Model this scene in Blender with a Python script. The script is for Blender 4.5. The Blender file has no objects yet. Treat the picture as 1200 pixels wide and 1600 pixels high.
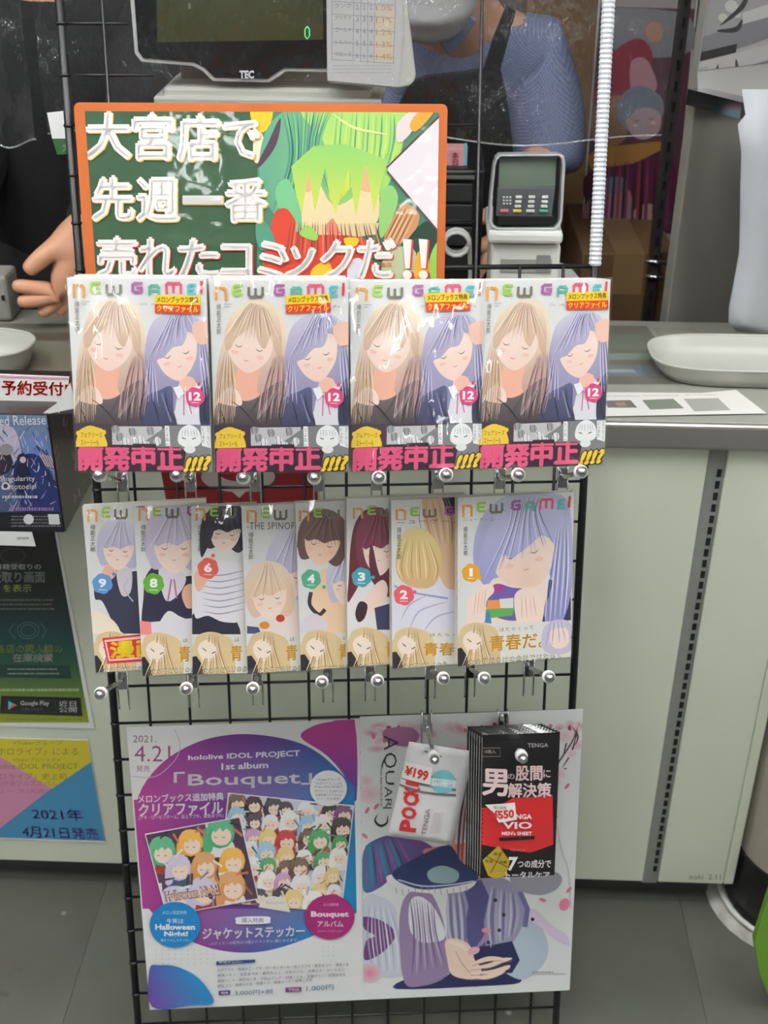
import bpy, bmesh, math, random
from math import sin, cos, pi, radians
from mathutils import Vector, Matrix
from mathutils.geometry import tessellate_polygon

sc = bpy.context.scene
COL = sc.collection
# ------------------------------------------------------------------ camera
F_PX = 1882.0
CAM = Vector((0, 0, 1.45))
_p, _r, _y = .519, .006, -.0366
FW = Vector((sin(_y)*cos(_p), cos(_y)*cos(_p), -sin(_p)))
_X = Vector((cos(_y), -sin(_y), 0)); _U = _X.cross(FW)
XR = _X*cos(_r) + _U*sin(_r); UR = _U*cos(_r) - _X*sin(_r)
cd = bpy.data.cameras.new('camera'); cam = bpy.data.objects.new('camera', cd); COL.objects.link(cam)
cam.matrix_world = Matrix.Translation(CAM) @ Matrix((XR, UR, -FW)).transposed().to_4x4()
cd.sensor_fit = 'VERTICAL'; cd.sensor_height = 36; cd.lens = F_PX/1600*36; cd.clip_start = .02
cd.dof.use_dof = True; cd.dof.focus_distance = 1.27; cd.dof.aperture_fstop = 7.0
sc.camera = cam
# ------------------------------------------------------------------ world, exposure
w = bpy.data.worlds.new('world'); sc.world = w; w.use_nodes = True
w.node_tree.nodes['Background'].inputs[0].default_value = (.8, .85, .9, 1)
w.node_tree.nodes['Background'].inputs[1].default_value = .25
sc.view_settings.view_transform = 'Standard'; sc.view_settings.look = 'None'
sc.view_settings.gamma = 1; sc.view_settings.use_curve_mapping = False
sc.view_settings.exposure = -0.12
LAMP_POWER = 30.0      # radiance of the ceiling tubes

# ------------------------------------------------------------------ helpers
def lin(c):
    return tuple(((v/255)/12.92 if v/255 <= .04045 else ((v/255+.055)/1.055)**2.4) for v in c[:3]) + (1.0,)
def mat(name, c, rough=.5, metal=0, coat=0, noise=0, nscale=20, bump=0, bscale=80, emit=0, coatr=.05, spec=.5, ior=None):
    m = bpy.data.materials.new(name); m.use_nodes = True; nt = m.node_tree; b = nt.nodes['Principled BSDF']
    b.inputs['Base Color'].default_value = lin(c); b.inputs['Roughness'].default_value = rough
    b.inputs['Metallic'].default_value = metal; b.inputs['Coat Weight'].default_value = coat
    b.inputs['Coat Roughness'].default_value = coatr; b.inputs['Specular IOR Level'].default_value = spec
    tc = nt.nodes.new('ShaderNodeTexCoord')
    if noise:
        n = nt.nodes.new('ShaderNodeTexNoise'); n.inputs['Scale'].default_value = nscale; n.inputs['Detail'].default_value = 5
        nt.links.new(tc.outputs['Object'], n.inputs['Vector'])
        r = nt.nodes.new('ShaderNodeMapRange'); r.inputs[1].default_value = .3; r.inputs[2].default_value = .7
        r.inputs[3].default_value = 1-noise; r.inputs[4].default_value = 1+noise
        nt.links.new(n.outputs['Fac'], r.inputs[0])
        x = nt.nodes.new('ShaderNodeVectorMath'); x.operation = 'SCALE'; x.inputs[0].default_value = lin(c)[:3]
        nt.links.new(r.outputs[0], x.inputs['Scale']); nt.links.new(x.outputs[0], b.inputs['Base Color'])
    if bump:
        n = nt.nodes.new('ShaderNodeTexNoise'); n.inputs['Scale'].default_value = bscale; n.inputs['Detail'].default_value = 3
        nt.links.new(tc.outputs['Object'], n.inputs['Vector'])
        u = nt.nodes.new('ShaderNodeBump'); u.inputs['Strength'].default_value = bump; u.inputs['Distance'].default_value = .01
        nt.links.new(n.outputs['Fac'], u.inputs['Height']); nt.links.new(u.outputs[0], b.inputs['Normal'])
        if coat: nt.links.new(u.outputs[0], b.inputs['Coat Normal'])
    if emit:
        b.inputs['Emission Color'].default_value = lin(c); b.inputs['Emission Strength'].default_value = emit
    return m
def print_mat(name, rough=.45, coat=0.0, bump=0, bscale=8, coatr=.06):
    m = mat(name, (255, 255, 255), rough, coat=coat, coatr=coatr)
    nt = m.node_tree; b = nt.nodes['Principled BSDF']
    a = nt.nodes.new('ShaderNodeVertexColor'); a.layer_name = 'ink'
    nt.links.new(a.outputs['Color'], b.inputs['Base Color'])
    if bump:
        tc = nt.nodes.new('ShaderNodeTexCoord'); n = nt.nodes.new('ShaderNodeTexNoise')
        n.inputs['Scale'].default_value = bscale; n.inputs['Detail'].default_value = 2.5
        nt.links.new(tc.outputs['Object'], n.inputs['Vector'])
        u = nt.nodes.new('ShaderNodeBump'); u.inputs['Strength'].default_value = bump; u.inputs['Distance'].default_value = .01
        nt.links.new(n.outputs['Fac'], u.inputs['Height']); nt.links.new(u.outputs[0], b.inputs['Coat Normal'])
    return m
def film_mat(name, tint=(1, 1, 1), base=.05, rough=.06, bump=.25, bscale=30, haze=0.0, stretch=(1, 1, 1)):
    m = bpy.data.materials.new(name); m.use_nodes = True; nt = m.node_tree; nt.nodes.clear()
    o = nt.nodes.new('ShaderNodeOutputMaterial'); t = nt.nodes.new('ShaderNodeBsdfTransparent'); g = nt.nodes.new('ShaderNodeBsdfGlossy')
    t.inputs[0].default_value = (*tint, 1); g.inputs['Roughness'].default_value = rough
    tc = nt.nodes.new('ShaderNodeTexCoord'); mp = nt.nodes.new('ShaderNodeMapping'); mp.inputs['Scale'].default_value = stretch
    n = nt.nodes.new('ShaderNodeTexNoise'); n.inputs['Scale'].default_value = bscale; n.inputs['Detail'].default_value = 3
    nt.links.new(tc.outputs['Object'], mp.inputs[0]); nt.links.new(mp.outputs[0], n.inputs['Vector'])
    u = nt.nodes.new('ShaderNodeBump'); u.inputs['Strength'].default_value = bump; u.inputs['Distance'].default_value = .01
    nt.links.new(n.outputs['Fac'], u.inputs['Height']); nt.links.new(u.outputs[0], g.inputs['Normal'])
    fr = nt.nodes.new('ShaderNodeFresnel'); fr.inputs[0].default_value = 1.45
    ad = nt.nodes.new('ShaderNodeMath'); ad.operation = 'MULTIPLY_ADD'; ad.inputs[1].default_value = .12; ad.inputs[2].default_value = base; ad.use_clamp = True
    nt.links.new(fr.outputs[0], ad.inputs[0])
    mx = nt.nodes.new('ShaderNodeMixShader'); nt.links.new(ad.outputs[0], mx.inputs[0])
    nt.links.new(t.outputs[0], mx.inputs[1]); nt.links.new(g.outputs[0], mx.inputs[2])
    last = mx
    if haze:
        d = nt.nodes.new('ShaderNodeBsdfDiffuse'); d.inputs[0].default_value = (.8, .8, .82, 1)
        m2 = nt.nodes.new('ShaderNodeMixShader'); m2.inputs[0].default_value = haze
        nt.links.new(mx.outputs[0], m2.inputs[1]); nt.links.new(d.outputs[0], m2.inputs[2]); last = m2
    nt.links.new(last.outputs[0], o.inputs[0])
    return m

def frame(loc, yaw=0, lean=0, roll=0):
    return Matrix.Translation(loc) @ Matrix.Rotation(yaw, 4, 'Z') @ Matrix.Rotation(-lean, 4, 'X') @ Matrix.Rotation(roll, 4, 'Y')
def ray(px, py): return FW + XR*((px-600)/F_PX) - UR*((py-800)/F_PX)
def hitp(px, py, p, n):
    d = ray(px, py); return CAM + d*((Vector(p)-CAM).dot(n)/d.dot(n))
def hitY(px, py, Y): return hitp(px, py, (0, Y, 0), Vector((0, 1, 0)))
def hitZ(px, py, Z): return hitp(px, py, (0, 0, Z), Vector((0, 0, 1)))
def fhit(M, px, py, off=0.0):
    Mi = M.inverted(); c = Mi @ CAM; d = Mi.to_3x3() @ ray(px, py); t = (off-c.y)/d.y
    return (c.x+d.x*t, c.z+d.z*t)
def floc(M, x, y, z): return M @ Vector((x, y, z))

def link(name, me, m, parent=None, M=None, smooth=False):
    o = bpy.data.objects.new(name, me); COL.objects.link(o)
    if m is not None and len(me.materials) == 0: me.materials.append(m)
    if smooth:
        me.polygons.foreach_set('use_smooth', [True]*len(me.polygons))
    if parent is not None: o.parent = parent
    if M is not None: o.matrix_local = M if parent is not None else M
    return o
def fin(bm, name, m, parent=None, M=None, smooth=False, bev=0, seg=2):
    bmesh.ops.recalc_face_normals(bm, faces=bm.faces)
    me = bpy.data.meshes.new(name); bm.to_mesh(me); bm.free()
    o = link(name, me, m, parent, M, smooth)
    if bev:
        b = o.modifiers.new('bevel', 'BEVEL'); b.width = bev; b.segments = seg; b.limit_method = 'ANGLE'; b.angle_limit = .6
    return o
def tag(o, label, cat, group=None, kind=None):
    o['label'] = label; o['category'] = cat
    if group: o['group'] = group
    if kind: o['kind'] = kind
    return o
def struct(o): o['kind'] = 'structure'; return o
def empty(name, M, label, cat, group=None):
    o = bpy.data.objects.new(name, None); COL.objects.link(o); o.matrix_world = M; o.empty_display_size = .02
    return tag(o, label, cat, group)
def box(bm, x0, y0, z0, x1, y1, z1, M=None):
    vs = [bm.verts.new((x, y, z)) for z in (z0, z1) for y in (y0, y1) for x in (x0, x1)]
    for f in ((0, 2, 3, 1), (4, 5, 7, 6), (0, 1, 5, 4), (2, 6, 7, 3), (0, 4, 6, 2), (1, 3, 7, 5)): bm.faces.new([vs[i] for i in f])
    if M is not None: bmesh.ops.transform(bm, matrix=M, verts=vs)
    return vs
def bx(*a):
    bm = bmesh.new(); box(bm, *a); return bm
def cyl(bm, a, b, r0, r1=None, n=10, caps=True):
    a = Vector(a); b = Vector(b); r1 = r0 if r1 is None else r1
    d = (b-a).normalized(); u = d.orthogonal().normalized(); v = d.cross(u)
    A = [bm.verts.new(a+(u*cos(2*pi*k/n)+v*sin(2*pi*k/n))*r0) for k in range(n)]
    B = [bm.verts.new(b+(u*cos(2*pi*k/n)+v*sin(2*pi*k/n))*r1) for k in range(n)]
    for k in range(n): bm.faces.new((A[k], A[(k+1) % n], B[(k+1) % n], B[k]))
    if caps: bm.faces.new(A[::-1]); bm.faces.new(B)
def tube(bm, pts, r, n=8, caps=True):
    pts = [Vector(p) for p in pts]; rs = r if isinstance(r, (list, tuple)) else [r]*len(pts)
    rings = []; u = None
    for i, p in enumerate(pts):
        d = (pts[min(i+1, len(pts)-1)]-pts[max(i-1, 0)]).normalized()
        u = d.orthogonal().normalized() if u is None else (u-d*u.dot(d)).normalized()
        v = d.cross(u)
        rings.append([bm.verts.new(p+(u*cos(2*pi*k/n)+v*sin(2*pi*k/n))*rs[i]) for k in range(n)])
    for i in range(len(rings)-1):
        for k in range(n): bm.faces.new((rings[i][k], rings[i][(k+1) % n], rings[i+1][(k+1) % n], rings[i+1][k]))
    if caps: bm.faces.new(rings[0][::-1]); bm.faces.new(rings[-1])
def ball(bm, c, r, sx=1, sy=1, sz=1, n=12):
    bmesh.ops.create_uvsphere(bm, u_segments=n, v_segments=max(6, n//2+2), radius=1,
        matrix=Matrix.Translation(c) @ Matrix.Diagonal((r*sx, r*sy, r*sz, 1)))
def prism(pts, y0, y1):
    """outline pts (x, z) extruded from y0 to y1"""
    bm = bmesh.new()
    A = [bm.verts.new((x, y0, z)) for x, z in pts]; B = [bm.verts.new((x, y1, z)) for x, z in pts]
    n = len(pts)
    bm.faces.new(A); bm.faces.new(B[::-1])
    for k in range(n): bm.faces.new((A[k], B[k], B[(k+1) % n], A[(k+1) % n]))
    return bm
def rrect(x0, z0, x1, z1, r, n=4):
    out = []
    for cx, cz, a in ((x1-r, z1-r, 0), (x0+r, z1-r, 90), (x0+r, z0+r, 180), (x1-r, z0+r, 270)):
        for k in range(n+1):
            t = radians(a+90*k/n); out.append((cx+r*cos(t), cz+r*sin(t)))
    return out
def spline(pts, k=5, closed=True):
    out = []; n = len(pts)
    rng = range(n) if closed else range(n-1)
    for i in rng:
        if closed: P = [pts[(i+j-1) % n] for j in range(4)]
        else: P = [pts[max(0, min(n-1, i+j-1))] for j in range(4)]
        for s in range(k):
            t = s/k
            out.append(tuple(.5*((2*P[1][a])+(-P[0][a]+P[2][a])*t+(2*P[0][a]-5*P[1][a]+4*P[2][a]-P[3][a])*t*t+(-P[0][a]+3*P[1][a]-3*P[2][a]+P[3][a])*t**3) for a in (0, 1)))
    if not closed: out.append(pts[-1])
    return out

# ------------------------------------------------------------------ flat print (ink on paper), layered polygons
_tc = {}
def glyphs(s, bold=0.0, spacing=1.0, line=1.0, align='LEFT'):
    key = (s, bold, spacing, line, align)
    if key not in _tc:
        c = bpy.data.curves.new('lettering', 'FONT'); c.body = s; c.resolution_u = 2; c.offset = bold
        c.space_character = spacing; c.space_line = line; c.align_x = align
        o = bpy.data.objects.new('lettering', c); me = o.to_mesh()
        vs = [(v.co.x, v.co.y) for v in me.vertices]; fs = [tuple(p.vertices) for p in me.polygons]
        o.to_mesh_clear(); bpy.data.objects.remove(o); bpy.data.curves.remove(c)
        if not vs: vs = [(0, 0), (1, 1)]; fs = []
        x0 = min(v[0] for v in vs); x1 = max(v[0] for v in vs); y0 = min(v[1] for v in vs); y1 = max(v[1] for v in vs)
        _tc[key] = ([((a-x0)/max(x1-x0, 1e-6), (y1-b)/max(y1-y0, 1e-6)) for a, b in vs], fs)
    return _tc[key]
class Ink:
    def __init__(s, M, y0, rect, step=4e-6):
        s.M = M; s.y0 = y0; s.rect = rect; s.step = step; s.n = 0; s.v = []; s.f = []; s.c = []
        s.Mi = M.inverted(); s.cam = s.Mi @ CAM; s.R = s.Mi.to_3x3(); s.clip = rect; s.cq = None; s.cs = 1
    def loc(s, p):
        d = s.R @ ray(p[0], p[1]); t = (s.y0-s.cam.y)/d.y
        return (s.cam.x+d.x*t, s.cam.z+d.z*t)
    def tri(s, P, C):
        # clip convex polygon to rect, colours interpolated
        q = [(p[0], p[1], c) for p, c in zip(P, C)]
        x0, z0, x1, z1 = s.clip
        for ax, lim, sg in ((0, x0, 1), (0, x1, -1), (1, z0, 1), (1, z1, -1)):
            out = []
            for i in range(len(q)):
                a = q[i]; b = q[(i+1) % len(q)]; da = (a[ax]-lim)*sg; db = (b[ax]-lim)*sg
                if da >= 0: out.append(a)
                if (da >= 0) != (db >= 0):
                    t = da/(da-db); out.append((a[0]+(b[0]-a[0])*t, a[1]+(b[1]-a[1])*t, tuple(u+(v-u)*t for u, v in zip(a[2], b[2]))))
            q = out
            if len(q) < 3: return
        if s.cq:
            n = len(s.cq)
            for k in range(n):
                a0, b0 = s.cq[k], s.cq[(k+1) % n]; ex, ez = b0[0]-a0[0], b0[1]-a0[1]; out = []
                for i in range(len(q)):
                    a = q[i]; b = q[(i+1) % len(q)]; da = (ex*(a[1]-a0[1])-ez*(a[0]-a0[0]))*s.cs; db = (ex*(b[1]-a0[1])-ez*(b[0]-a0[0]))*s.cs
                    if da >= 0: out.append(a)
                    if (da >= 0) != (db >= 0):
                        t = da/(da-db); out.append((a[0]+(b[0]-a[0])*t, a[1]+(b[1]-a[1])*t, tuple(u+(v-u)*t for u, v in zip(a[2], b[2]))))
                q = out
                if len(q) < 3: return
        ar = sum(q[i][0]*q[(i+1) % len(q)][1]-q[(i+1) % len(q)][0]*q[i][1] for i in range(len(q)))
        if abs(ar) < 1e-11: return
        if ar < 0: q = q[::-1]
        k = len(s.v); y = s.y0-s.n*s.step
        for a in q: s.v.append((a[0], y, a[1])); s.c.append(a[2])
        s.f.append(tuple(range(k, k+len(q))))
    def colr(s, col, p): return lin(col(p[0], p[1])) if callable(col) else lin(col)
    def poly(s, pts, col, same=False, local=False):
        s.n += .5 if same else 1
        L = [p if local else s.loc(p) for p in pts]
        C = [s.colr(col, p) for p in pts]
        for t in tessellate_polygon([[Vector((a, b, 0)) for a, b in L]]):
            s.tri([L[i] for i in t], [C[i] for i in t])
    def blob(s, pts, col, k=4, same=False): s.poly(spline(pts, k), col, same)
    def ell(s, cx, cy, rx, ry, col, ang=0, rings=1, n=24, col2=None, same=False):
        s.n += .5 if same else 1
        ca, sa = cos(radians(ang)), sin(radians(ang))
        def pt(r, k):
            a = 2*pi*k/n; x = rx*r*cos(a); y = ry*r*sin(a); return (cx+x*ca-y*sa, cy+x*sa+y*ca)
        def cc(p, r):
            if col2 is not None: return tuple(a+(b-a)*r for a, b in zip(lin(col), lin(col2)))
            return s.colr(col, p)
        for j in range(rings):
            r0, r1 = j/rings, (j+1)/rings
            for k in range(n):
                P = [pt(r0, k), pt(r1, k), pt(r1, k+1), pt(r0, k+1)] if j else [(cx, cy), pt(r1, k), pt(r1, k+1)]
                R = [r0, r1, r1, r0] if j else [0, r1, r1]
                s.tri([s.loc(p) for p in P], [cc(p, r) for p, r in zip(P, R)])
    def line(s, pts, wd, col, taper=False, same=False, curve=False):
        s.n += .5 if same else 1
        if curve: pts = spline(pts, 4, False)
        n = len(pts); A = []; B = []
        for i in range(n):
            a = pts[max(i-1, 0)]; b = pts[min(i+1, n-1)]; dx, dy = b[0]-a[0], b[1]-a[1]; L = math.hypot(dx, dy) or 1
            ww = wd/2*(1 if not taper else max(.12, sin(pi*min(.97, (i+.35)/n)))) 
            A.append((pts[i][0]-dy/L*ww, pts[i][1]+dx/L*ww)); B.append((pts[i][0]+dy/L*ww, pts[i][1]-dx/L*ww))
        for i in range(n-1):
            P = [A[i], B[i], B[i+1], A[i+1]]; s.tri([s.loc(p) for p in P], [s.colr(col, p) for p in P])
    def stroke(s, pts, wd, col, same=False):
        """constant width strokes with square joints, for lettering"""
        s.n += .5 if same else 1
        for a, b in zip(pts, pts[1:]):
            dx, dy = b[0]-a[0], b[1]-a[1]; L = math.hypot(dx, dy) or 1; ux, uy = dx/L*wd/2, dy/L*wd/2
            s.n += .5; P = [(a[0]-ux-uy, a[1]-uy+ux), (a[0]-ux+uy, a[1]-uy-ux), (b[0]+ux+uy, b[1]+uy-ux), (b[0]+ux-uy, b[1]+uy+ux)]
            s.tri([s.loc(p) for p in P], [lin(col)]*4)
    def text(s, t, q, col, bold=0.0, spacing=1.0, line=1.0, same=False, ang=0, align='LEFT', shear=0):
        """q = (x0, y0, x1, y1) or four corners TL TR BR BL, photo pixels"""
        s.n += .5 if same else 1
        if len(q) == 4 and not isinstance(q[0], (tuple, list)):
            x0, y0, x1, y1 = q; q = [(x0, y0), (x1, y0), (x1, y1), (x0, y1)]
        if ang:
            cx = sum(p[0] for p in q)/4; cy = sum(p[1] for p in q)/4; ca, sa = cos(radians(ang)), sin(radians(ang))
            q = [(cx+(a-cx)*ca-(b-cy)*sa, cy+(a-cx)*sa+(b-cy)*ca) for a, b in q]
        cjk = any(ord(ch) > 0x2fff for ch in t); nb = 0 if cjk else bold
        vs, fs = glyphs(t, nb, spacing, line, align); lines = t.count('\n')+1
        hh = math.hypot(q[3][0]-q[0][0], q[3][1]-q[0][1])/lines; sh = bold*hh*.62 if cjk else 0
        if cjk and sh > .15:
            for dx, dy in ((sh, 0), (-sh, 0), (0, sh), (0, -sh), (sh*.7, sh*.7), (-sh*.7, sh*.7)): s.text(t, [(a+dx, b+dy) for a, b in q], col, 0, spacing, line, True, 0, align, shear)
        def m(u, v):
            a = [q[0][i]*(1-u)*(1-v)+q[1][i]*u*(1-v)+q[2][i]*u*v+q[3][i]*(1-u)*v for i in (0, 1)]
            return (a[0]+shear*(1-v)*(q[3][1]-q[0][1]), a[1])
        L = [s.loc(m(u, v)) for u, v in vs]; c = lin(col)
        for f in fs:
            if len(f) == 3: s.tri([L[i] for i in f], [c]*3)
            else:
                for t3 in tessellate_polygon([[Vector((L[i][0], L[i][1], 0)) for i in f]]): s.tri([L[f[i]] for i in t3], [c]*3)
    def outlined(s, t, q, col, oc, bold=.02, ob=.06, dx=0, dy=0, grow=1.5, **k):
        if len(q) == 4 and not isinstance(q[0], (tuple, list)):
            x0, y0, x1, y1 = q; q = [(x0, y0), (x1, y0), (x1, y1), (x0, y1)]
        g = grow; G = [(q[0][0]-g+dx, q[0][1]-g+dy), (q[1][0]+g+dx, q[1][1]-g+dy), (q[2][0]+g+dx, q[2][1]+g+dy), (q[3][0]-g+dx, q[3][1]+g+dy)]
        s.text(t, G, oc, bold=ob, **k); s.text(t, q, col, bold=bold, **k)
    def fuzz(s, x0, y0, x1, y1, col, rows=3, h=2, seed=1, ang=0):
        """rows of tiny illegible print"""
        rnd = random.Random(seed); s.n += 1; cx, cy = (x0+x1)/2, (y0+y1)/2; ca, sa = cos(radians(ang)), sin(radians(ang))
        for r in range(rows):
            y = y0+(y1-y0)*(r+.5)/rows; x = x0
            while x < x1-2:
                wd = rnd.uniform(1, 3.2); P = [(x, y-h/2), (x+wd, y-h/2), (x+wd, y+h/2), (x, y+h/2)]
                P = [(cx+(a-cx)*ca-(b-cy)*sa, cy+(a-cx)*sa+(b-cy)*ca) for a, b in P]
                s.tri([s.loc(p) for p in P], [lin(col)]*4); x += wd+rnd.uniform(.8, 1.8)
    def build(s, name, m, parent=None, M=None):
        me = bpy.data.meshes.new(name); me.from_pydata(s.v, [], s.f)
        a = me.color_attributes.new('ink', 'FLOAT_COLOR', 'POINT')
        a.data.foreach_set('color', [x for c in s.c for x in c])
        return link(name, me, m, parent, M)

def mixc(a, b, t): t = max(0, min(1, t)); return tuple(x+(y-x)*t for x, y in zip(a, b))
def gradx(a, b, x0, x1): return lambda x, y: mixc(a, b, (x-x0)/(x1-x0))
def grady(a, b, y0, y1): return lambda x, y: mixc(a, b, (y-y0)/(y1-y0))

# ------------------------------------------------------------------ materials
M_ = dict(
    black_metal=mat('black painted wire', (22, 22, 24), .38, spec=.5),
    chrome=mat('chrome', (225, 225, 228), .12, 1),
    white_cap=mat('white plastic cap', (235, 235, 235), .3),
    paper=mat('white paper', (232, 232, 230), .55, bump=.02, bscale=300),
    cream=mat('page edges', (214, 205, 185), .8, noise=.08, nscale=200),
    worktop=mat('worktop laminate', (150, 150, 140), .3, noise=.05, nscale=6, coat=.2, coatr=.2),
    cabinet=mat('pale green enamel', (212, 216, 198), .35, noise=.025, nscale=5),
    plinth=mat('dark plinth', (70, 70, 68), .5),
    floor=mat('dark lino', (84, 85, 78), .42, noise=.2, nscale=3.2, bump=.03, bscale=60),
    wall=mat('wall paint', (150, 148, 144), .8, noise=.03),
    dark=mat('dark back wall', (52, 48, 48), .8, noise=.1, nscale=4),
    ceil=mat('ceiling', (220, 220, 216), .9),
    grey_panel=mat('grey pillar cladding', (126, 123, 116), .5, noise=.03, nscale=4),
    orange=mat('orange board edge', (186, 96, 42), .45, noise=.05),
    blackp=mat('black plastic', (24, 24, 26), .35),
    darkp=mat('dark grey plastic', (48, 50, 50), .4),
    whitep=mat('white plastic', (222, 222, 214), .4),
    creamp=mat('cream plastic', (205, 203, 190), .45),
    brown=mat('brown cardboard', (122, 92, 60), .8, noise=.07, nscale=5),
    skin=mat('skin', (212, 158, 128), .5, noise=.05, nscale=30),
    skin2=mat('warm skin', (205, 150, 118), .5, noise=.05, nscale=40),  # slightly darker, warmer skin tone for the clerk in black
    blackcloth=mat('black cloth', (20, 20, 22), .9, bump=.2, bscale=200),
    tube=mat('lamp tube', (250, 252, 253), .5, emit=LAMP_POWER), near_tube=mat('lamp tube over the counter', (250, 252, 253), .5, emit=LAMP_POWER*2.2),
    ink=print_mat('printed paper', .42, .15, coatr=.2),
    gloss=print_mat('glossy print', .35, .6, .12, 10, .08),
    lam=print_mat('laminated print', .4, 1.0, .22, 14, .05),
    film=film_mat('shrink wrap', base=.045, rough=.03, bump=.5, bscale=9, stretch=(1.6, 1, .7)),
    vinyl=film_mat('vinyl curtain', tint=(.86, .87, .9), base=.06, rough=.07, bump=1.3, bscale=22, haze=.012, stretch=(1.3, 1, .6)),
)

# ------------------------------------------------------------------ setting
GO = Vector((-.3826, 1.3089, 1.2704))            # wire grid: top of the seen part, left post
GRID = frame(GO, .0984, .2086, .0062)            # x along, y into the shop, z up the leaning grid
CT = .831; CY = 1.326                             # worktop height, front edge
def setbox(name, m, *a, bev=0):
    return struct(fin(bx(*a), name, m, bev=bev))
nt = M_['floor'].node_tree; bs = nt.nodes['Principled BSDF']; old = bs.inputs['Base Color'].links[0].from_socket
tc = nt.nodes.new('ShaderNodeTexCoord'); geo = nt.nodes.new('ShaderNodeNewGeometry'); vo = nt.nodes.new('ShaderNodeTexVoronoi'); vo.inputs['Scale'].default_value = 22; nt.links.new(geo.outputs['Position'], vo.inputs['Vector'])
rm = nt.nodes.new('ShaderNodeMapRange'); rm.inputs[1].default_value = .05; rm.inputs[2].default_value = .13; rm.inputs[3].default_value = .8; rm.inputs[4].default_value = 0; nt.links.new(vo.outputs['Distance'], rm.inputs[0])
n2 = nt.nodes.new('ShaderNodeTexNoise'); n2.inputs['Scale'].default_value = 5; n2.inputs['Detail'].default_value = 6; nt.links.new(geo.outputs['Position'], n2.inputs['Vector'])
r2_ = nt.nodes.new('ShaderNodeMapRange'); r2_.inputs[1].default_value = .56; r2_.inputs[2].default_value = .66; nt.links.new(n2.outputs['Fac'], r2_.inputs[0])
mu = nt.nodes.new('ShaderNodeMath'); mu.operation = 'MULTIPLY'; nt.links.new(rm.outputs[0], mu.inputs[0]); nt.links.new(r2_.outputs[0], mu.inputs[1])
mxc = nt.nodes.new('ShaderNodeMixRGB'); mxc.inputs[2].default_value = lin((176, 176, 166)); nt.links.new(mu.outputs[0], mxc.inputs[0]); nt.links.new(old, mxc.inputs[1])
n3 = nt.nodes.new('ShaderNodeTexNoise'); n3.inputs['Scale'].default_value = 9; n3.inputs['Detail'].default_value = 8; n3.inputs['Roughness'].default_value = .7; nt.links.new(geo.outputs['Position'], n3.inputs['Vector'])
r3_ = nt.nodes.new('ShaderNodeMapRange'); r3_.inputs[1].default_value = .62; r3_.inputs[2].default_value = .72; r3_.inputs[4].default_value = .6; nt.links.new(n3.outputs['Fac'], r3_.inputs[0])
mx3 = nt.nodes.new('ShaderNodeMixRGB'); mx3.inputs[2].default_value = lin((46, 44, 40)); nt.links.new(r3_.outputs[0], mx3.inputs[0]); nt.links.new(mxc.outputs[0], mx3.inputs[1]); nt.links.new(mx3.outputs[0], bs.inputs['Base Color'])
fl = struct(fin(bx(-3, -9.5, -.05, 3, 4, -.004), 'floor', mat('floor screed', (66, 67, 62), .9)))
tile = bpy.data.meshes.new('floor_tile'); bm = bx(-.2239, -.2239, -.004, .2239, .2239, 0); bm.to_mesh(tile); bm.free(); tile.materials.append(M_['floor'])
for i in range(-4, 5):
    for j in range(-3, 5):
        o = bpy.data.objects.new('floor_tile', tile); COL.objects.link(o); o.parent = fl; o.location = (.19+i*.4484, 1.12+j*.4484, 0)
setbox('ceiling', M_['ceil'], -3, -9.5, 2.7, 3, 4, 2.78)
setbox('wall_back', M_['dark'], -3, 3.3, 0, 3, 3.4, 2.7)
setbox('wall_left', M_['wall'], -3.1, -9.5, 0, -3, 4, 2.7)
setbox('wall_right', M_['wall'], 3, -9.5, 0, 3.1, 4, 2.7)
setbox('wall_front', M_['wall'], -3, -9.6, 0, 3, -9.5, 2.7)
# ceiling lights
k = 0
for x, ws in ((-1.9, 'left'), (-.18, 'middle'), (1.9, 'right')):
    for y, wy in ((-8.2, 'at the shop front'), (-6.0, 'fourth from the counter'), (-3.9, 'third from the counter'), (-1.7, 'second from the counter'), (.35, 'over the customer side')):
        e = empty('ceiling_light', Matrix.Translation((x, y, 2.7)), 'white twin-tube ceiling light, %s row, %s' % (ws, wy), 'light', 'ceiling lights')
        fin(bx(-.09, -.62, -.05, .09, .62, 0), 'housing', M_['whitep'], e)
        for s in (-.045, .045):
            bm = bmesh.new(); cyl(bm, (s, -.6, -.07), (s, .6, -.07), .016, n=8); fin(bm, 'lamp_tube', M_['near_tube' if y == .35 else 'tube'], e, smooth=True)

for x, ws in ((-1.05, 'left of'), (.7, 'right of')):  # two extra unseen lights, added to brighten the upper comics
    e = empty('ceiling_light', Matrix.Translation((x, .5, 2.7)), 'added white twin-tube fill light just %s the middle row, over the customer side' % ws, 'light', 'ceiling lights')
    fin(bx(-.09, -.62, -.05, .09, .62, 0), 'housing', M_['whitep'], e)
    for s in (-.045, .045):
        bm = bmesh.new(); cyl(bm, (s, -.6, -.07), (s, .6, -.07), .016, n=8); fin(bm, 'lamp_tube', M_['near_tube'], e, smooth=True)
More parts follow.
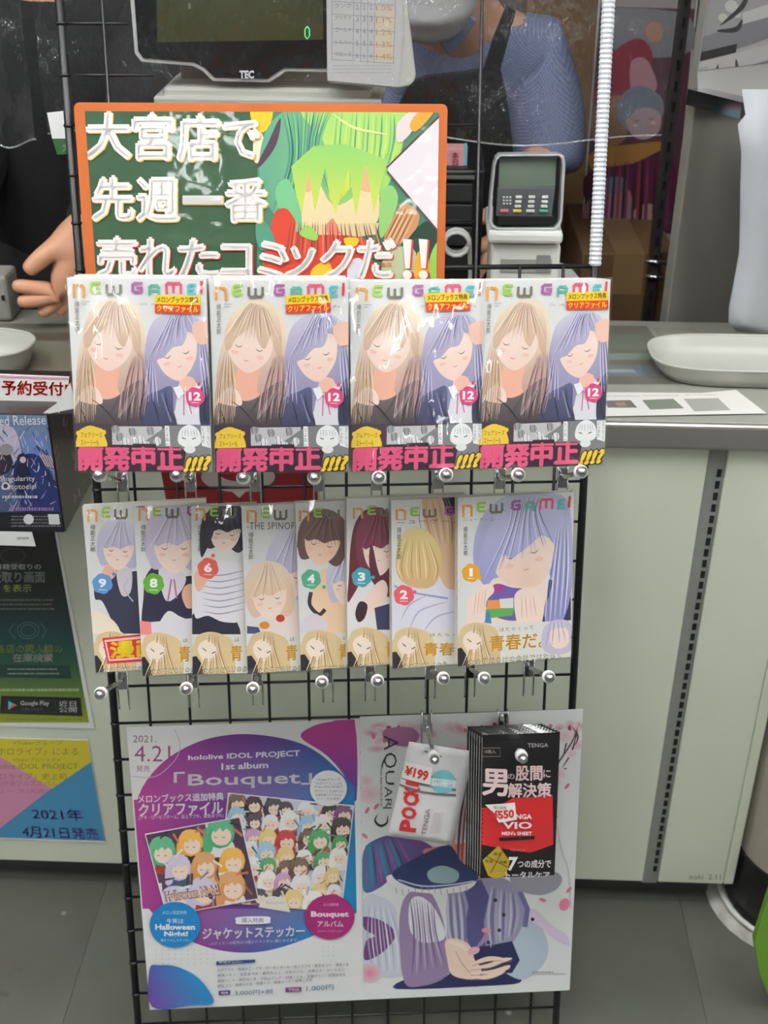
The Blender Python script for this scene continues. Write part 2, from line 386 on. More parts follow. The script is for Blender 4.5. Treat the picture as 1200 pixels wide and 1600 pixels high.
# ------------------------------------------------------------------ counter
XE = hitY(1145, 1385, CY).x; XR_END = XE-.045
wt = empty('worktop', Matrix.Translation((0, CY, CT)), 'long grey counter worktop with a rounded metal edge, holding the trays and terminal', 'worktop')
fin(bx(-1.3, -.008, -.016, .72, .33, 0), 'top_board', M_['worktop'], wt, bev=.002)
fin(bx(-1.3, -.014, -.036, .72, .004, -.001), 'edge_strip', mat('brushed edge', (150, 146, 142), .3, .6), wt, bev=.005, seg=3)
pr = Ink(Matrix.Translation((0, 0, 0)), 0, (-9, -9, 9, 9))
def zink(name, polys, m, parent, zoff=.0006, txt=()):
    """flat print lying on the worktop"""
    MM = Matrix.Translation((0, 0, CT+zoff)) @ Matrix.Rotation(-pi/2, 4, 'X')   # local x right, local y down, z -> world y
    I = Ink(MM, 0, (-2, -3, 2, 3)); 
    for p, c in polys: I.poly(p, c)
    for a in txt: a(I)
    I.build(name, m, None, None).matrix_world = MM
    o = COL.objects[-1] if False else bpy.data.objects[name] if name in bpy.data.objects else None
    return I
def flat_on_top(name, polys, m, zoff, fz=()):
    MM = Matrix.Translation((0, 0, CT+zoff)) @ Matrix.Rotation(-pi/2, 4, 'X')
    I = Ink(MM, 0, (-2, -3, 2, 3))
    for p, c in polys: I.poly(p, c)
    for f in fz: I.fuzz(*f)
    o = I.build(name, m); o.matrix_world = MM
    return o
mat_o = flat_on_top('desk_mat', [
    ([(-90, 600), (-90, 505), (1010, 509), (1075, 600)], (104, 102, 92)),
    ([(880, 522), (1000, 522), (1015, 545), (880, 545)], (104, 110, 98)),
    ([(880, 552), (1018, 552), (1022, 562), (880, 562)], (122, 134, 124)),
    ([(880, 570), (1016, 571), (1030, 588), (880, 586)], (104, 116, 124)),
    ([(880, 577), (990, 577), (995, 582), (880, 582)], (146, 150, 146)),
    ([(1020, 512), (1085, 512), (1112, 528), (1030, 530)], (140, 138, 128)),
    ([(-60, 520), (110, 520), (110, 532), (-60, 532)], (84, 78, 64)),
    ([(-60, 548), (112, 548), (114, 556), (-60, 556)], (100, 104, 84)),
    ([(-60, 575), (116, 575), (116, 592), (-60, 592)], (112, 104, 96)),
    ], M_['ink'], .0006)
tag(mat_o, 'faded green and blue printed sheet laid flat along the worktop', 'desk mat')
for (x0, x1, nm) in ((-1.3, -.62, 0), (-.605, -.10, 0), (-.085, .35, 1), (.378, XR_END, 0)):
    pass
cab = empty('counter_cabinet', Matrix.Translation((0, CY-.022, 0)), 'pale green enamelled counter base with slotted uprights between its panels', 'cabinet')
fin(bx(-1.3, .034, .05, XR_END-.01, .3, CT-.038), 'carcass', mat('carcass grey', (120, 122, 112), .6), cab)
for x0, x1 in ((-1.3, .348), (.371, XE-.0155)):
    fin(bx(x0, .022, .056, x1, .034, CT-.038), 'front_panel', M_['cabinet'], cab, bev=.002)
fin(bx(XE-.015, .022, .056, XE, .31, CT-.038), 'end_panel', M_['cabinet'], cab, bev=.002)
for x in (.360,):
    up = fin(bx(x-.0115, .026, .05, x+.0105, .036, CT-.038), 'slotted_upright', mat('upright steel', (142, 142, 138), .4, .2), cab)
    bm = bmesh.new()
    for q in range(42): box(bm, x+.002, .0252, .075+q*.0165, x+.0075, .0262, .075+q*.0165+.0105)
    s = fin(bm, 'slots', mat('slot shadow', (14, 16, 12), .9), up); s['kind'] = 'stuff'
fin(bx(-1.3, .06, 0, XR_END+.02, .29, .056), 'plinth', M_['plinth'], cab)
# small stamped mark on the right hand panel
PF = frame((0, CY, 0)); I = Ink(PF, -.0003, (-2, 0, 2, 1)); I.text('itoki  2.11', (1077, 1366, 1126, 1374), (120, 124, 108)); I.build('stamped_mark', M_['ink'], None).parent = None
o = bpy.data.objects['stamped_mark']; o.parent = cab; o.matrix_local = Matrix.Translation((0, .022, 0))

# tray on the right, tray on the left
traymat = mat('grey white tray plastic', (178, 178, 170), .35)
def tray(name, cx, cy, ax, ay, h, label, r=.62):
    e = empty(name, Matrix.Translation((cx, cy, CT+.0012)), label, 'tray', None)
    bm = bmesh.new(); prof = [(0, .002), (.72, .002), (.84, .006), (.93, h*.55), (.985, h), (1.0, h+.001), (1.012, h-.002), (1.0, h-.003), (.95, h*.5), (.87, .001), (.74, 0), (0, 0)]
    rings = []
    for f, z in prof:
        if f == 0: rings.append([bm.verts.new((0, 0, z))]); continue
        ring = []
        for q in range(48):
            t = 2*pi*q/48; c, s = cos(t), sin(t)
            ring.append(bm.verts.new((ax*f*math.copysign(abs(c)**r, c), ay*f*math.copysign(abs(s)**r, s), z)))
        rings.append(ring)
    for a, b in zip(rings, rings[1:]):
        if len(a) == 1: 
            for q in range(48): bm.faces.new((a[0], b[q], b[(q+1) % 48]))
        elif len(b) == 1:
            for q in range(48): bm.faces.new((a[q], b[0], a[(q+1) % 48]))
        else:
            for q in range(48): bm.faces.new((a[q], b[q], b[(q+1) % 48], a[(q+1) % 48]))
    fin(bm, 'dish', traymat, e, smooth=True)
    bm = bmesh.new(); pts = []
    for q in range(49):
        t = 2*pi*q/48; c, s = cos(t), sin(t); pts.append((ax*1.004*math.copysign(abs(c)**r, c), ay*1.004*math.copysign(abs(s)**r, s), h))
    tube(bm, pts, .0018, 6); fin(bm, 'rolled_rim', traymat, e, smooth=True)
    return e
pL = hitZ(1015, 548, CT+.026); pB = hitZ(1130, 604, CT)
tray('coin_tray', pL.x+.125, pB.y+.048, .125, .062, .026, 'oval white plastic coin tray at the right end of the worktop')
pR = hitZ(50, 545, CT+.03)
tray('coin_tray', pR.x-.09, pR.y+.004, .09, .052, .034, 'rounded white plastic tray at the left end of the worktop', .8)
# printed sheet
sh = flat_on_top('printed_sheet', [
    ([(862, 612), (1096, 614), (1150, 609), (1198, 646), (862, 652)], (226, 224, 218)),
    ([(944, 626), (985, 625), (996, 637), (950, 637)], (110, 104, 100)),
    ([(1003, 625), (1052, 623), (1069, 638), (1016, 640)], (120, 124, 112)),
    ([(1068, 623), (1122, 622), (1142, 641), (1085, 643)], (158, 158, 152)),
    ([(960, 629), (975, 628), (980, 634), (966, 635)], (160, 128, 116)),
    ], M_['ink'], .002, [(945, 617, 1000, 621, (170, 168, 165), 1, 1.2, 3), (1005, 616, 1060, 620, (170, 168, 165), 1, 1.2, 5), (1070, 615, 1120, 619, (170, 168, 165), 1, 1.2, 7)])
tag(sh, 'white paper sheet with three grey picture squares, at the worktop edge right of the comics', 'sheet')

# ------------------------------------------------------------------ wire grid
GW = .5677; STEP = .05
grid = empty('wire_grid_panel', GRID, 'tall black wire grid display panel leaning against the counter, hung with comics and posters', 'display grid')
def gwire(a, b, r, name='wire', n=6):
    bm = bmesh.new(); cyl(bm, a, b, r, n=n); return fin(bm, name, M_['black_metal'], grid, smooth=True)
ZB = -26.2*STEP; ZT = 5.4*STEP
gwire((0, 0, ZB), (0, 0, ZT), .0048, 'side_post', 10); gwire((GW, 0, ZB), (GW, 0, ZT), .0048, 'side_post', 10)
vx = [.0435+.0488*k for k in range(11)]
for k, x in enumerate(vx):
    if k == 8: gwire((x, -.003, ZB), (x, -.003, ZT), .0018)
    elif k == 0: gwire((x, -.003, ZB), (x, -.003, ZT), .0018)
    elif k < 8: gwire((x, -.003, ZB), (x, -.003, -2*STEP), .0018)
    else: gwire((x, -.003, ZB), (x, -.003, -5*STEP), .0018)
for i in range(-5, 27):
    z = -i*STEP
    if i <= 0: gwire((0, 0, z), (.068 if i > -4 else GW, 0, z), .0018)
    elif i == 1: gwire((0, 0, z), (vx[1], 0, z), .0018)
    elif i < 5: gwire((0, 0, z), (vx[8], 0, z), .0018)
    elif i == 5: gwire((0, 0, z), (GW, 0, z), .003)
    else: gwire((0, 0, z), (GW, 0, z), .0018)
for i in range(-4, 26):
    if i % 1 == 0:
        bm = bmesh.new(); ball(bm, (0, 0, -i*STEP), .0062, sz=.55, n=8); fin(bm, 'weld', M_['black_metal'], grid, smooth=True)
# ribbed sleeve on the right post
e = empty('ribbed_sleeve', GRID @ Matrix.Translation((GW, 0, -5*STEP)), 'white ribbed plastic sleeve covering the upper right post of the wire grid', 'cable sleeve')
bm = bmesh.new(); rs = []; ps = []
for q in range(210):
    ps.append((0, 0, .001+q*.0025)); rs.append(.0072 if q % 2 else .0063)
tube(bm, ps, rs, 12, caps=False); fin(bm, 'ribbed_tube', mat('white ribbed plastic', (205, 208, 214), .4), e)
bm = bmesh.new(); tube(bm, [(0, 0, .522), (0, 0, .5265)], .0078, 12); fin(bm, 'end_ring', M_['whitep'], e)

# ------------------------------------------------------------------ hooks
def hook(px, py, bxp, bz, length, label, group, rise=.285, capc='white_cap', r=.0026):
    """bracket at grid (x,z), straight rod rising towards the viewer, capped tip at pixel (px, py)"""
    x0, z0 = bxp, bz
    e = empty('display_hook', GRID @ Matrix.Translation((x0, -.004, z0)), label, 'hook', group)
    # tip in grid coords on plane y=-length
    tx, tz = fhit(GRID, px, py, -length)
    T = Vector((tx-x0, -length+.004, tz-z0))
    d = T.normalized()
    bm = bmesh.new(); box(bm, -.0065, -.003, -.012, .0065, -.0015, .012); fin(bm, 'bracket_plate', M_['chrome'], e, bev=.0008)
    for s in (-.006, .006):
        bm = bmesh.new(); tube(bm, [(s, .006, .012), (s, .001, .016), (s, -.004, .012), (s, -.004, -.034), (s, -.002, -.038)], .0011, 6); fin(bm, 'prong', M_['chrome'], e, smooth=True)
    bm = bmesh.new(); tube(bm, [(0, -.002, 0), d*.02, T], r, 10); fin(bm, 'rod', M_['chrome'], e, smooth=True)
    bm = bmesh.new(); tube(bm, [T-d*.013, T-d*.010, T-d*.003, T-d*.001], [.0042, .0068, .0072, .0045], 12); fin(bm, 'cap', M_[capc], e, smooth=True)
    bm = bmesh.new(); tube(bm, [T-d*.004, T+d*.006, T+d*.009, T+d*.0105], [.0052, .0056, .0042, .001], 12); fin(bm, 'tip', M_['chrome'], e, smooth=True)
    return e
ordn = ['first', 'second', 'third', 'fourth', 'fifth', 'sixth', 'seventh', 'eighth']
top_h = [(155, 742, 192, 752), (276, 742, 298, 752), (380, 746, 399, 752), (491, 746, 498, 752), (592, 746, 588, 750), (697, 742, 684, 748), (810, 742, 780, 748), (908, 737, 878, 746)]
bk = ['first', 'second', 'third', 'fourth']
for i, (a, b, c, d) in enumerate(top_h):
    gx, gz = fhit(GRID, c, d, -.004)
    hook(a, b, gx, gz, .222, 'chrome display hook under the %s edge of the %s comic in the upper row' % ('left' if i % 2 == 0 else 'right', bk[i//2]), 'hooks of the upper comic row')
bot_h = [(157, 1084, 192, 1062), (291, 1076, 302, 1060), (395, 1076, 402, 1056), (503, 1066, 512, 1052), (590, 1064, 578, 1050), (693, 1060, 672, 1046), (757, 1060, 734, 1044), (858, 1058, 826, 1042)]
for i, (a, b, c, d) in enumerate(bot_h):
    gx, gz = fhit(GRID, c, d, -.004)
    hook(a, b, gx, gz, .19, 'chrome display hook with white cap, %s from the left below the lower comic row' % ordn[i], 'hooks of the lower comic row')

# ------------------------------------------------------------------ comics
BW, BH = .128, .182
def cover_frame(loc, ylr): return frame(loc, *ylr)
def body(e, th, M=None):
    # pages, cover with spine on the right, as local boxes: x right, y into shop, z up
    fin(bx(.0008, .0007, .0012, BW-.001, th-.0007, BH-.0012), 'page_block', M_['cream'], e)
    bm = bmesh.new(); box(bm, 0, 0, 0, BW, .0006, BH); box(bm, 0, th-.0006, 0, BW, th, BH); box(bm, BW-.0007, .0006, 0, BW, th-.0006, BH)
    fin(bm, 'cover', M_['coverpaper'], e)
M_['coverpaper'] = mat('white cover stock', (222, 222, 220), .35, coat=.4)
def film_shell(th, seed):
    """loose wrap round the book: a front sheet with sealed crimps and slight waves"""
    rnd = random.Random(seed); bm = bmesh.new(); nx, nz = 14, 20; g = []
    ph = [rnd.uniform(0, 6) for _ in range(6)]
    for j in range(nz+1):
        row = []
        for i in range(nx+1):
            u, v = i/nx, j/nz; ed = min(1, 8*min(u, 1-u), 10*min(v, 1-v))
            yy = -.0024-ed*.0007*(1+.9*sin(5*u+3*v+ph[0])+.7*sin(9*v-4*u+ph[1])+.5*sin(14*u+ph[2]))
            row.append(bm.verts.new((-.0012+u*(BW+.0024), yy, -.0015+v*(BH+.0035))))
        g.append(row)
    for j in range(nz):
        for i in range(nx): bm.faces.new((g[j][i], g[j][i+1], g[j+1][i+1], g[j+1][i]))
    # sides folded round the edges
    for a, b in (((-.0012, -.0015), (-.0012, BH+.002)), ((BW+.0012, BH+.002), (BW+.0012, -.0015)), ((-.0012, BH+.002), (BW+.0012, BH+.002)), ((BW+.0012, -.0015), (-.0012, -.0015))):
        v = [bm.verts.new((a[0], -.0024, a[1])), bm.verts.new((b[0], -.0024, b[1])), bm.verts.new((b[0], th+.0008, b[1])), bm.verts.new((a[0], th+.0008, a[1]))]
        bm.faces.new(v)
    me = bpy.data.meshes.new('plastic_wrap'); bm.normal_update(); bm.to_mesh(me); bm.free(); me.materials.append(M_['film'])
    me.polygons.foreach_set('use_smooth', [True]*len(me.polygons))
    return me

ORG, GRN, GRY, PUR, TEAL, PNK, BLU, RED = (238, 160, 72), (160, 205, 72), (122, 116, 100), (178, 96, 166), (92, 178, 160), (224, 88, 124), (92, 190, 200), (222, 70, 76)
def title(I, q, n=8, w=3.6):
    """the title letters as rounded strokes; q = TL TR BR BL of the title strip in pixels"""
    def m(u, v):
        return tuple(q[0][i]*(1-u)*(1-v)+q[1][i]*u*(1-v)+q[2][i]*u*v+q[3][i]*(1-u)*v for i in (0, 1))
    L = [
     (ORG, [[(.0, 1.12), (.0, .2)], [(.028, .2), (.06, .24), (.073, .4), (.073, 1.12)]]),
     (GRN, [[(.19, .03), (.145, .03), (.132, .14), (.132, .66), (.145, .78), (.19, .78)], [(.15, .4), (.18, .4)]]),
     (GRY, [[(.245, .25), (.245, .8), (.258, .96), (.285, .96), (.295, .8), (.295, .35)], [(.295, .8), (.307, .96), (.335, .96), (.348, .8), (.348, .25)]]),
     (PUR, [[(.505, .05), (.455, .05), (.440, .18), (.440, .66), (.455, .78), (.50, .78), (.506, .66), (.506, .42), (.475, .42)]]),
     (TEAL, [[(.566, .95), (.566, .4), (.580, .24), (.622, .24), (.634, .4), (.634, .95)], [(.566, .66), (.634, .66)]]),
     (PNK, [[(.692, .85), (.692, .2), (.704, .05), (.735, .05), (.745, .2), (.745, .75)], [(.745, .2), (.757, .05), (.788, .05), (.800, .2), (.800, .85)]]),
     (BLU, [[(.905, .2), (.868, .2), (.856, .34), (.856, .92), (.905, .92)], [(.860, .56), (.895, .56)]]),
     (RED, [[(.955, -.02), (.953, .58)], [(.952, .76), (.952, .82)]])]
    for c, ss in L[:n]:
        for j, s in enumerate(ss): I.stroke([m(a, b) for a, b in s], w, c, same=j > 0)
def author(I, x, y0, y1, wd=8, c=(70, 66, 66)):
    I.text('得\n能\n正\n太\n郎', (x, y0, x+wd, y1), c, line=1.0, bold=0)
def badge(I, x, y, r, col, num, dx=None):
    nw = .18 if num == '1' else .38
    for k in range(6):
        a = pi/3*k+.3; I.ell(x+cos(a)*r*.45, y+sin(a)*r*.45, r*.58, r*.58, col, same=k > 0, n=12)
    I.ell(x, y, r*.6, r*.6, col, same=True, n=12)
    if dx: I.ell(x+dx[0], y+dx[1], 3, 3, col, same=True, n=8)
    I.text(num, (x-r*nw if len(num) == 1 else x-r*.62, y-r*.5, x+r*nw if len(num) == 1 else x+r*.62, y+r*.38), (250, 250, 250), bold=.04)
    I.line([(x-r*.4, y+r*.58), (x+r*.4, y+r*.6)], 1, (240, 240, 240))
def strands(I, paths, cols, wd=1.2):
    for k, p in enumerate(paths): I.line(p, wd, cols[k % len(cols)], taper=True, curve=True)
def fan_strands(I, a, b, n, cols, bend, wd=1.1, seed=0):
    """n hair lines from the segment a (two points) to the segment b"""
    rnd = random.Random(seed)
    for k in range(n):
        t = (k+.5)/n+rnd.uniform(-.02, .02)
        p = (a[0][0]+(a[1][0]-a[0][0])*t, a[0][1]+(a[1][1]-a[0][1])*t); q = (b[0][0]+(b[1][0]-b[0][0])*t, b[0][1]+(b[1][1]-b[0][1])*t)
        m = ((p[0]+q[0])/2+bend[0]*(t-.5)*2, (p[1]+q[1])/2+bend[1])
        I.line([p, m, q], wd*rnd.uniform(.7, 1.3), cols[k % len(cols)], taper=True, curve=True)
def calm_face(I, x, y, s, ang=0, c=(120, 96, 96)):
    """plain drawn face: two closed lids and a short mouth"""
    ca, sa = cos(radians(ang)), sin(radians(ang))
    R = lambda a, b: (x+(a*ca-b*sa)*s, y+(a*sa+b*ca)*s)
    for k in (-1, 1): I.line([R(k*.34-.13, -.02), R(k*.34, .05), R(k*.34+.13, -.02)], 1.5, c, taper=True, curve=True)
    I.line([R(-.07, .42), R(0, .45), R(.07, .42)], 1.0, (196, 120, 110), curve=True)
    for k in (-1, 1): I.ell(*R(k*.42, .24), s*.13, s*.07, (240, 196, 180), ang, n=10)
SK, SKS = (246, 222, 208), (236, 184, 160)
# ---- front cover of the upper row (drawn once in the frame of the second comic)
TOPF = [((-.3306, 1.0083, .9109), (.044, .262, .006)), ((-.1999, 1.0194, .9073), (.081, .232, .011)), ((-.0701, 1.0375, .9017), (.15, .290, .026)), ((.0543, 1.0553, .8987), (.19, .290, .034))]
TF = [frame(l, *a) for l, a in TOPF]
I = Ink(TF[1], -.0001, (0, 0, BW, BH))
X = lambda pts: pts
I.poly([(0, 0), (BW, 0), (BW, BH), (0, BH)], (226, 226, 224), local=True)
# left portrait: plain figure with long fair hair
HB, HD, HP = (238, 218, 194), (204, 172, 158), (184, 146, 142)
I.blob([(352, 520), (362, 490), (392, 470), (420, 470), (440, 492), (447, 530), (446, 580), (442, 620), (430, 655), (372, 655), (345, 640), (338, 600), (342, 560)], grady(HB, HP, 520, 640))
I.blob([(362, 560), (350, 600), (333, 660), (355, 650), (370, 620)], (214, 184, 152))
I.blob([(372, 575), (405, 570), (402, 610), (418, 640), (380, 650), (350, 625), (365, 606)], (238, 178, 156))
I.blob([(335, 640), (362, 612), (378, 626), (400, 622), (425, 602), (444, 596), (452, 620), (450, 680), (330, 680)], grady((128, 116, 120), (74, 68, 72), 605, 665))
I.blob([(340, 626), (356, 606), (372, 612), (378, 632), (360, 634)], SK)
I.line([(402, 655), (420, 628), (438, 604)], 8, (150, 140, 142), taper=True, curve=True)
I.line([(380, 660), (396, 638), (404, 622)], 4, (84, 76, 80), taper=True, curve=True)
I.blob([(357, 540), (360, 520), (380, 508), (405, 508), (424, 530), (424, 552), (410, 572), (388, 583), (370, 572), (359, 556)], grady(SK, (240, 208, 196), 530, 585))
calm_face(I, 389, 543, 48, 12)
I.blob([(352, 545), (352, 515), (368, 485), (398, 470), (428, 482), (440, 520), (438, 560), (428, 545), (424, 522), (414, 545), (404, 535), (396, 510), (380, 520), (368, 530), (360, 545)], grady((240, 222, 196), (206, 170, 146), 475, 560))
fan_strands(I, [(395, 473), (412, 476)], [(350, 524), (440, 528)], 16, [(250, 234, 214), (186, 146, 130), (226, 190, 160)], (-6, -12), 1.4, 1)
fan_strands(I, [(350, 545), (362, 560)], [(330, 668), (368, 650)], 9, [(240, 216, 180), (176, 138, 120)], (4, 0), 1.5, 2)
fan_strands(I, [(425, 560), (442, 550)], [(400, 655), (446, 640)], 9, [(216, 176, 164), (140, 104, 106)], (4, 0), 1.5, 3)
# right portrait: plain figure with lilac hair and a navy jacket
LV, LD, LL = (190, 184, 208), (146, 140, 174), (222, 218, 234)
I.blob([(452, 560), (450, 530), (460, 506), (485, 490), (512, 490), (534, 506), (542, 540), (546, 600), (540, 640), (452, 640), (444, 620), (450, 590)], grady(LV, LD, 500, 640))
I.poly([(498, 600), (547, 600), (547, 668), (486, 668)], (226, 224, 230))
I.blob([(440, 650), (446, 622), (466, 612), (486, 606), (488, 640), (490, 670), (440, 672)], grady((92, 96, 132), (66, 68, 96), 610, 665))
I.blob([(534, 600), (552, 592), (552, 672), (532, 670), (528, 640)], (58, 60, 84))
I.blob([(500, 590), (520, 592), (524, 610), (512, 616), (500, 606)], (240, 190, 170))
I.line([(505, 612), (504, 650)], 1.8, (200, 96, 130), curve=False); I.line([(508, 612), (516, 648)], 1.8, (200, 96, 130))
I.line([(470, 616), (484, 660)], 3, (132, 134, 164), taper=True)
I.blob([(462, 556), (470, 530), (500, 520), (524, 526), (526, 556), (516, 580), (500, 596), (484, 592), (470, 578)], grady(SK, (242, 206, 194), 545, 600))
calm_face(I, 495, 556, 44, -14)
I.blob([(444, 600), (446, 550), (456, 512), (484, 490), (514, 490), (536, 508), (540, 545), (532, 532), (518, 512), (506, 540), (490, 545), (476, 560), (464, 566), (458, 590), (452, 620)], grady((208, 202, 222), (158, 150, 184), 495, 590))
fan_strands(I, [(494, 492), (512, 494)], [(454, 556), (528, 512)], 13, [(226, 222, 240), (112, 106, 152), (160, 152, 196)], (-5, -8), 1.3, 4)
fan_strands(I, [(452, 560), (460, 570)], [(440, 628), (466, 632)], 7, [(214, 210, 232), (112, 108, 156)], (0, 0), 1.5, 5)
fan_strands(I, [(530, 535), (540, 540)], [(536, 625), (548, 610)], 6, [(214, 210, 232), (112, 108, 156)], (2, 0), 1.5, 6)
fan_strands(I, [(392, 472), (418, 480)], [(347, 530), (442, 534)], 26, [(255, 246, 230), (164, 124, 112), (236, 206, 176), (206, 170, 150)], (-10, -18), .8, 61)
fan_strands(I, [(346, 560), (358, 575)], [(332, 665), (366, 660)], 14, [(250, 230, 200), (156, 118, 106), (220, 190, 160)], (6, 0), .8, 62)
fan_strands(I, [(428, 560), (446, 555)], [(404, 660), (446, 650)], 14, [(226, 196, 188), (120, 86, 92), (190, 150, 150)], (8, 0), .8, 63)
fan_strands(I, [(488, 492), (518, 494)], [(450, 560), (534, 520)], 24, [(240, 238, 250), (104, 98, 144), (176, 170, 206)], (-8, -12), .8, 64)
for p in ([(360, 626), (380, 640), (410, 676)], [(430, 610), (420, 640), (415, 664)], [(446, 612), (436, 640), (440, 664)], [(345, 640), (350, 655), (352, 664)]): I.line(p, 1.6, (44, 38, 42), taper=True, curve=True)
for p in ([(455, 622), (462, 645), (466, 664)], [(476, 612), (480, 640), (494, 664)], [(540, 605), (536, 640), (540, 664)]): I.line(p, 1.4, (30, 32, 54), taper=True, curve=True)
I.poly([(488, 607), (500, 604), (506, 616), (496, 626)], (240, 240, 246)); I.poly([(522, 604), (532, 606), (522, 624), (512, 614)], (240, 240, 246)); I.line([(488, 607), (496, 626), (506, 616)], .9, (120, 118, 140)); I.line([(532, 606), (522, 624), (512, 614)], .9, (120, 118, 140))
I.blob([(520, 512), (540, 502), (552, 512), (552, 532), (530, 540)], (240, 196, 176))
# paper band
I.poly([(325, 664), (560, 664), (560, 745), (325, 745)], (72, 56, 68))
I.poly([(392, 668), (470, 667), (470, 699), (392, 702)], (196, 194, 196)); I.poly([(428, 700), (478, 666), (545, 664), (548, 742), (505, 742)], (130, 130, 132))
for k, (a, b) in enumerate(((398, 672), (412, 690), (424, 676), (436, 688), (452, 674), (462, 690), (404, 684), (444, 696))):
    I.ell(a, b, 7, 6, (226, 226, 226) if k % 2 else (158, 156, 158), k*20, n=10)
    I.line([(a-5, b-6), (a-3, b+7)], 1.0, (70, 66, 70)); I.line([(a+2, b-6), (a+3, b+6)], .9, (90, 86, 90))
I.blob([(494, 690), (498, 672), (512, 664), (526, 672), (530, 690), (520, 698), (504, 698)], (238, 238, 238)); I.ell(512, 702, 9, 6, (232, 232, 232), n=12)
fan_strands(I, [(500, 670), (524, 670)], [(498, 682), (528, 682)], 6, [(160, 160, 164)], (0, 0), 1, 9)
I.line([(500, 684), (506, 686)], 1.4, (60, 56, 60)); I.line([(516, 686), (522, 684)], 1.4, (60, 56, 60))
I.poly([(474, 666), (481, 666), (482, 697), (475, 697)], (240, 240, 240)); I.text('た\nよ\nね\nー', (475.5, 668, 480, 695), (40, 36, 40))
I.poly([(530, 666), (546, 666), (546, 700), (531, 696)], (236, 236, 236)); I.text('ど\nっ\nき\nり', (531.5, 668, 536, 692), (40, 36, 40)); I.text('な\nな\nー\nん\nて\nい\nう', (539, 667, 543.5, 697), (40, 36, 40))
I.blob([(338, 702), (338, 684), (342, 674), (358, 667), (372, 672), (381, 684), (381, 702)], (232, 196, 66))
for k in range(9): I.ell(340+k*4.9, 682-8*sin(pi*(k+.4)/9.5)-2, 4, 4, (232, 196, 66), same=True, n=8)
I.text('フェアリーズ', (343, 677, 377, 685), (60, 44, 30), bold=.02); I.text('ストーリーも', (343, 689, 371, 698), (60, 44, 30), bold=.02)
I.poly([(337, 700), (388, 699), (388, 696), (424, 696), (424, 694), (460, 694), (460, 699), (498, 699), (506, 706), (500, 742), (337, 742)], (56, 40, 52))
I.outlined('開発中止', [(340, 702), (500, 699), (500, 734), (340, 736)], (222, 88, 128), (222, 88, 128), bold=.085, ob=.05, grow=0, spacing=.98)
for k, x in enumerate((341, 381, 422, 462)): I.line([(x, 702), (x+37, 702)], 3.5, (222, 88, 128), same=k > 0); 
I.outlined('!!!?', [(506, 714), (545, 710), (541, 734), (500, 737)], (238, 202, 60), (50, 38, 44), bold=.05, ob=.1, grow=2, shear=.12)
badge(I, 522, 621, 15, (218, 70, 122), '12', (7, -20))
title(I, [(338, 446), (546, 444), (546, 463), (338, 465)], 8, 4)
author(I, 338.5, 475, 522, 7, (96, 86, 84)); I.line([(350, 475), (362, 475)], 1, (170, 160, 160)); I.line([(350, 479), (358, 479)], 1, (170, 160, 160))
I.text('ニューゲーム', (440, 476, 532, 480), (120, 112, 112))
top_print = I
SX = [137, 119, 118, 134]; stickers = [[(242, 461), (313, 462), (313, 491), (242, 489)], [(447, 462), (515, 459), (517, 487), (447, 490)], [(664, 458), (733, 457), (735, 485), (666, 487)], [(885, 457), (950, 455), (951, 483), (885, 484)]]
wraps = [film_shell(.014, s) for s in (3, 8, 12, 21)]
tlab = ['leftmost in upper row', 'second from left in upper row', 'third from left in upper row', 'rightmost in upper row']
shared = {}
for k in range(4):
    e = empty('comic_book', TF[k], 'wrapped volume 12 comic with pink lettered paper band, ' + tlab[k], 'comic book', 'volume 12 comics on the upper hooks')
    body(e, .013)
    if k == 0: po = top_print.build('cover_print', M_['gloss'], e); shared['p'] = po.data
    else: link('cover_print', shared['p'], None, e)
    J = Ink(TF[k], -.0016, (0, 0, BW, BH)); q = stickers[k]
    mid = lambda t: [((q[0][0]+(q[3][0]-q[0][0])*t), (q[0][1]+(q[3][1]-q[0][1])*t)), ((q[1][0]+(q[2][0]-q[1][0])*t), (q[1][1]+(q[2][1]-q[1][1])*t))]
    a = mid(0); b = mid(.5); c = mid(1)
    J.poly([a[0], a[1], b[1], b[0]], (240, 206, 30)); J.poly([b[0], b[1], c[1], c[0]], (214, 60, 34))
    ins = lambda u, v: [(u[0][0]+3, u[0][1]+2), (u[1][0]-3, u[1][1]+2), (v[1][0]-3, v[1][1]-2.5), (v[0][0]+3, v[0][1]-2.5)]
    J.text('メロンブックス特典', ins(a, b), (90, 40, 20), bold=.03)
    J.text('クリアファイル', ins(b, c), (252, 214, 40), bold=.06)
    J.build('sticker', M_['gloss'], e)
    link('plastic_wrap', wraps[k], None, e)
    # the copies standing behind the front one
    for j in (1, 2):
        Mb = TF[k] @ Matrix.Translation((.002*(1 if j == 1 else -1), .0185*j, 0))
        e2 = empty('comic_book', Mb, 'comic %s behind the volume 12 comic %s' % ('directly' if j == 1 else 'two places', tlab[k]), 'comic book', 'volume 12 comics on the upper hooks')
        for ch in e.children:
            if ch.name.startswith(('page_block', 'cover')) and not ch.name.startswith('cover_print'):
                c2 = ch.copy(); COL.objects.link(c2); c2.parent = e2; c2.matrix_local = Matrix()

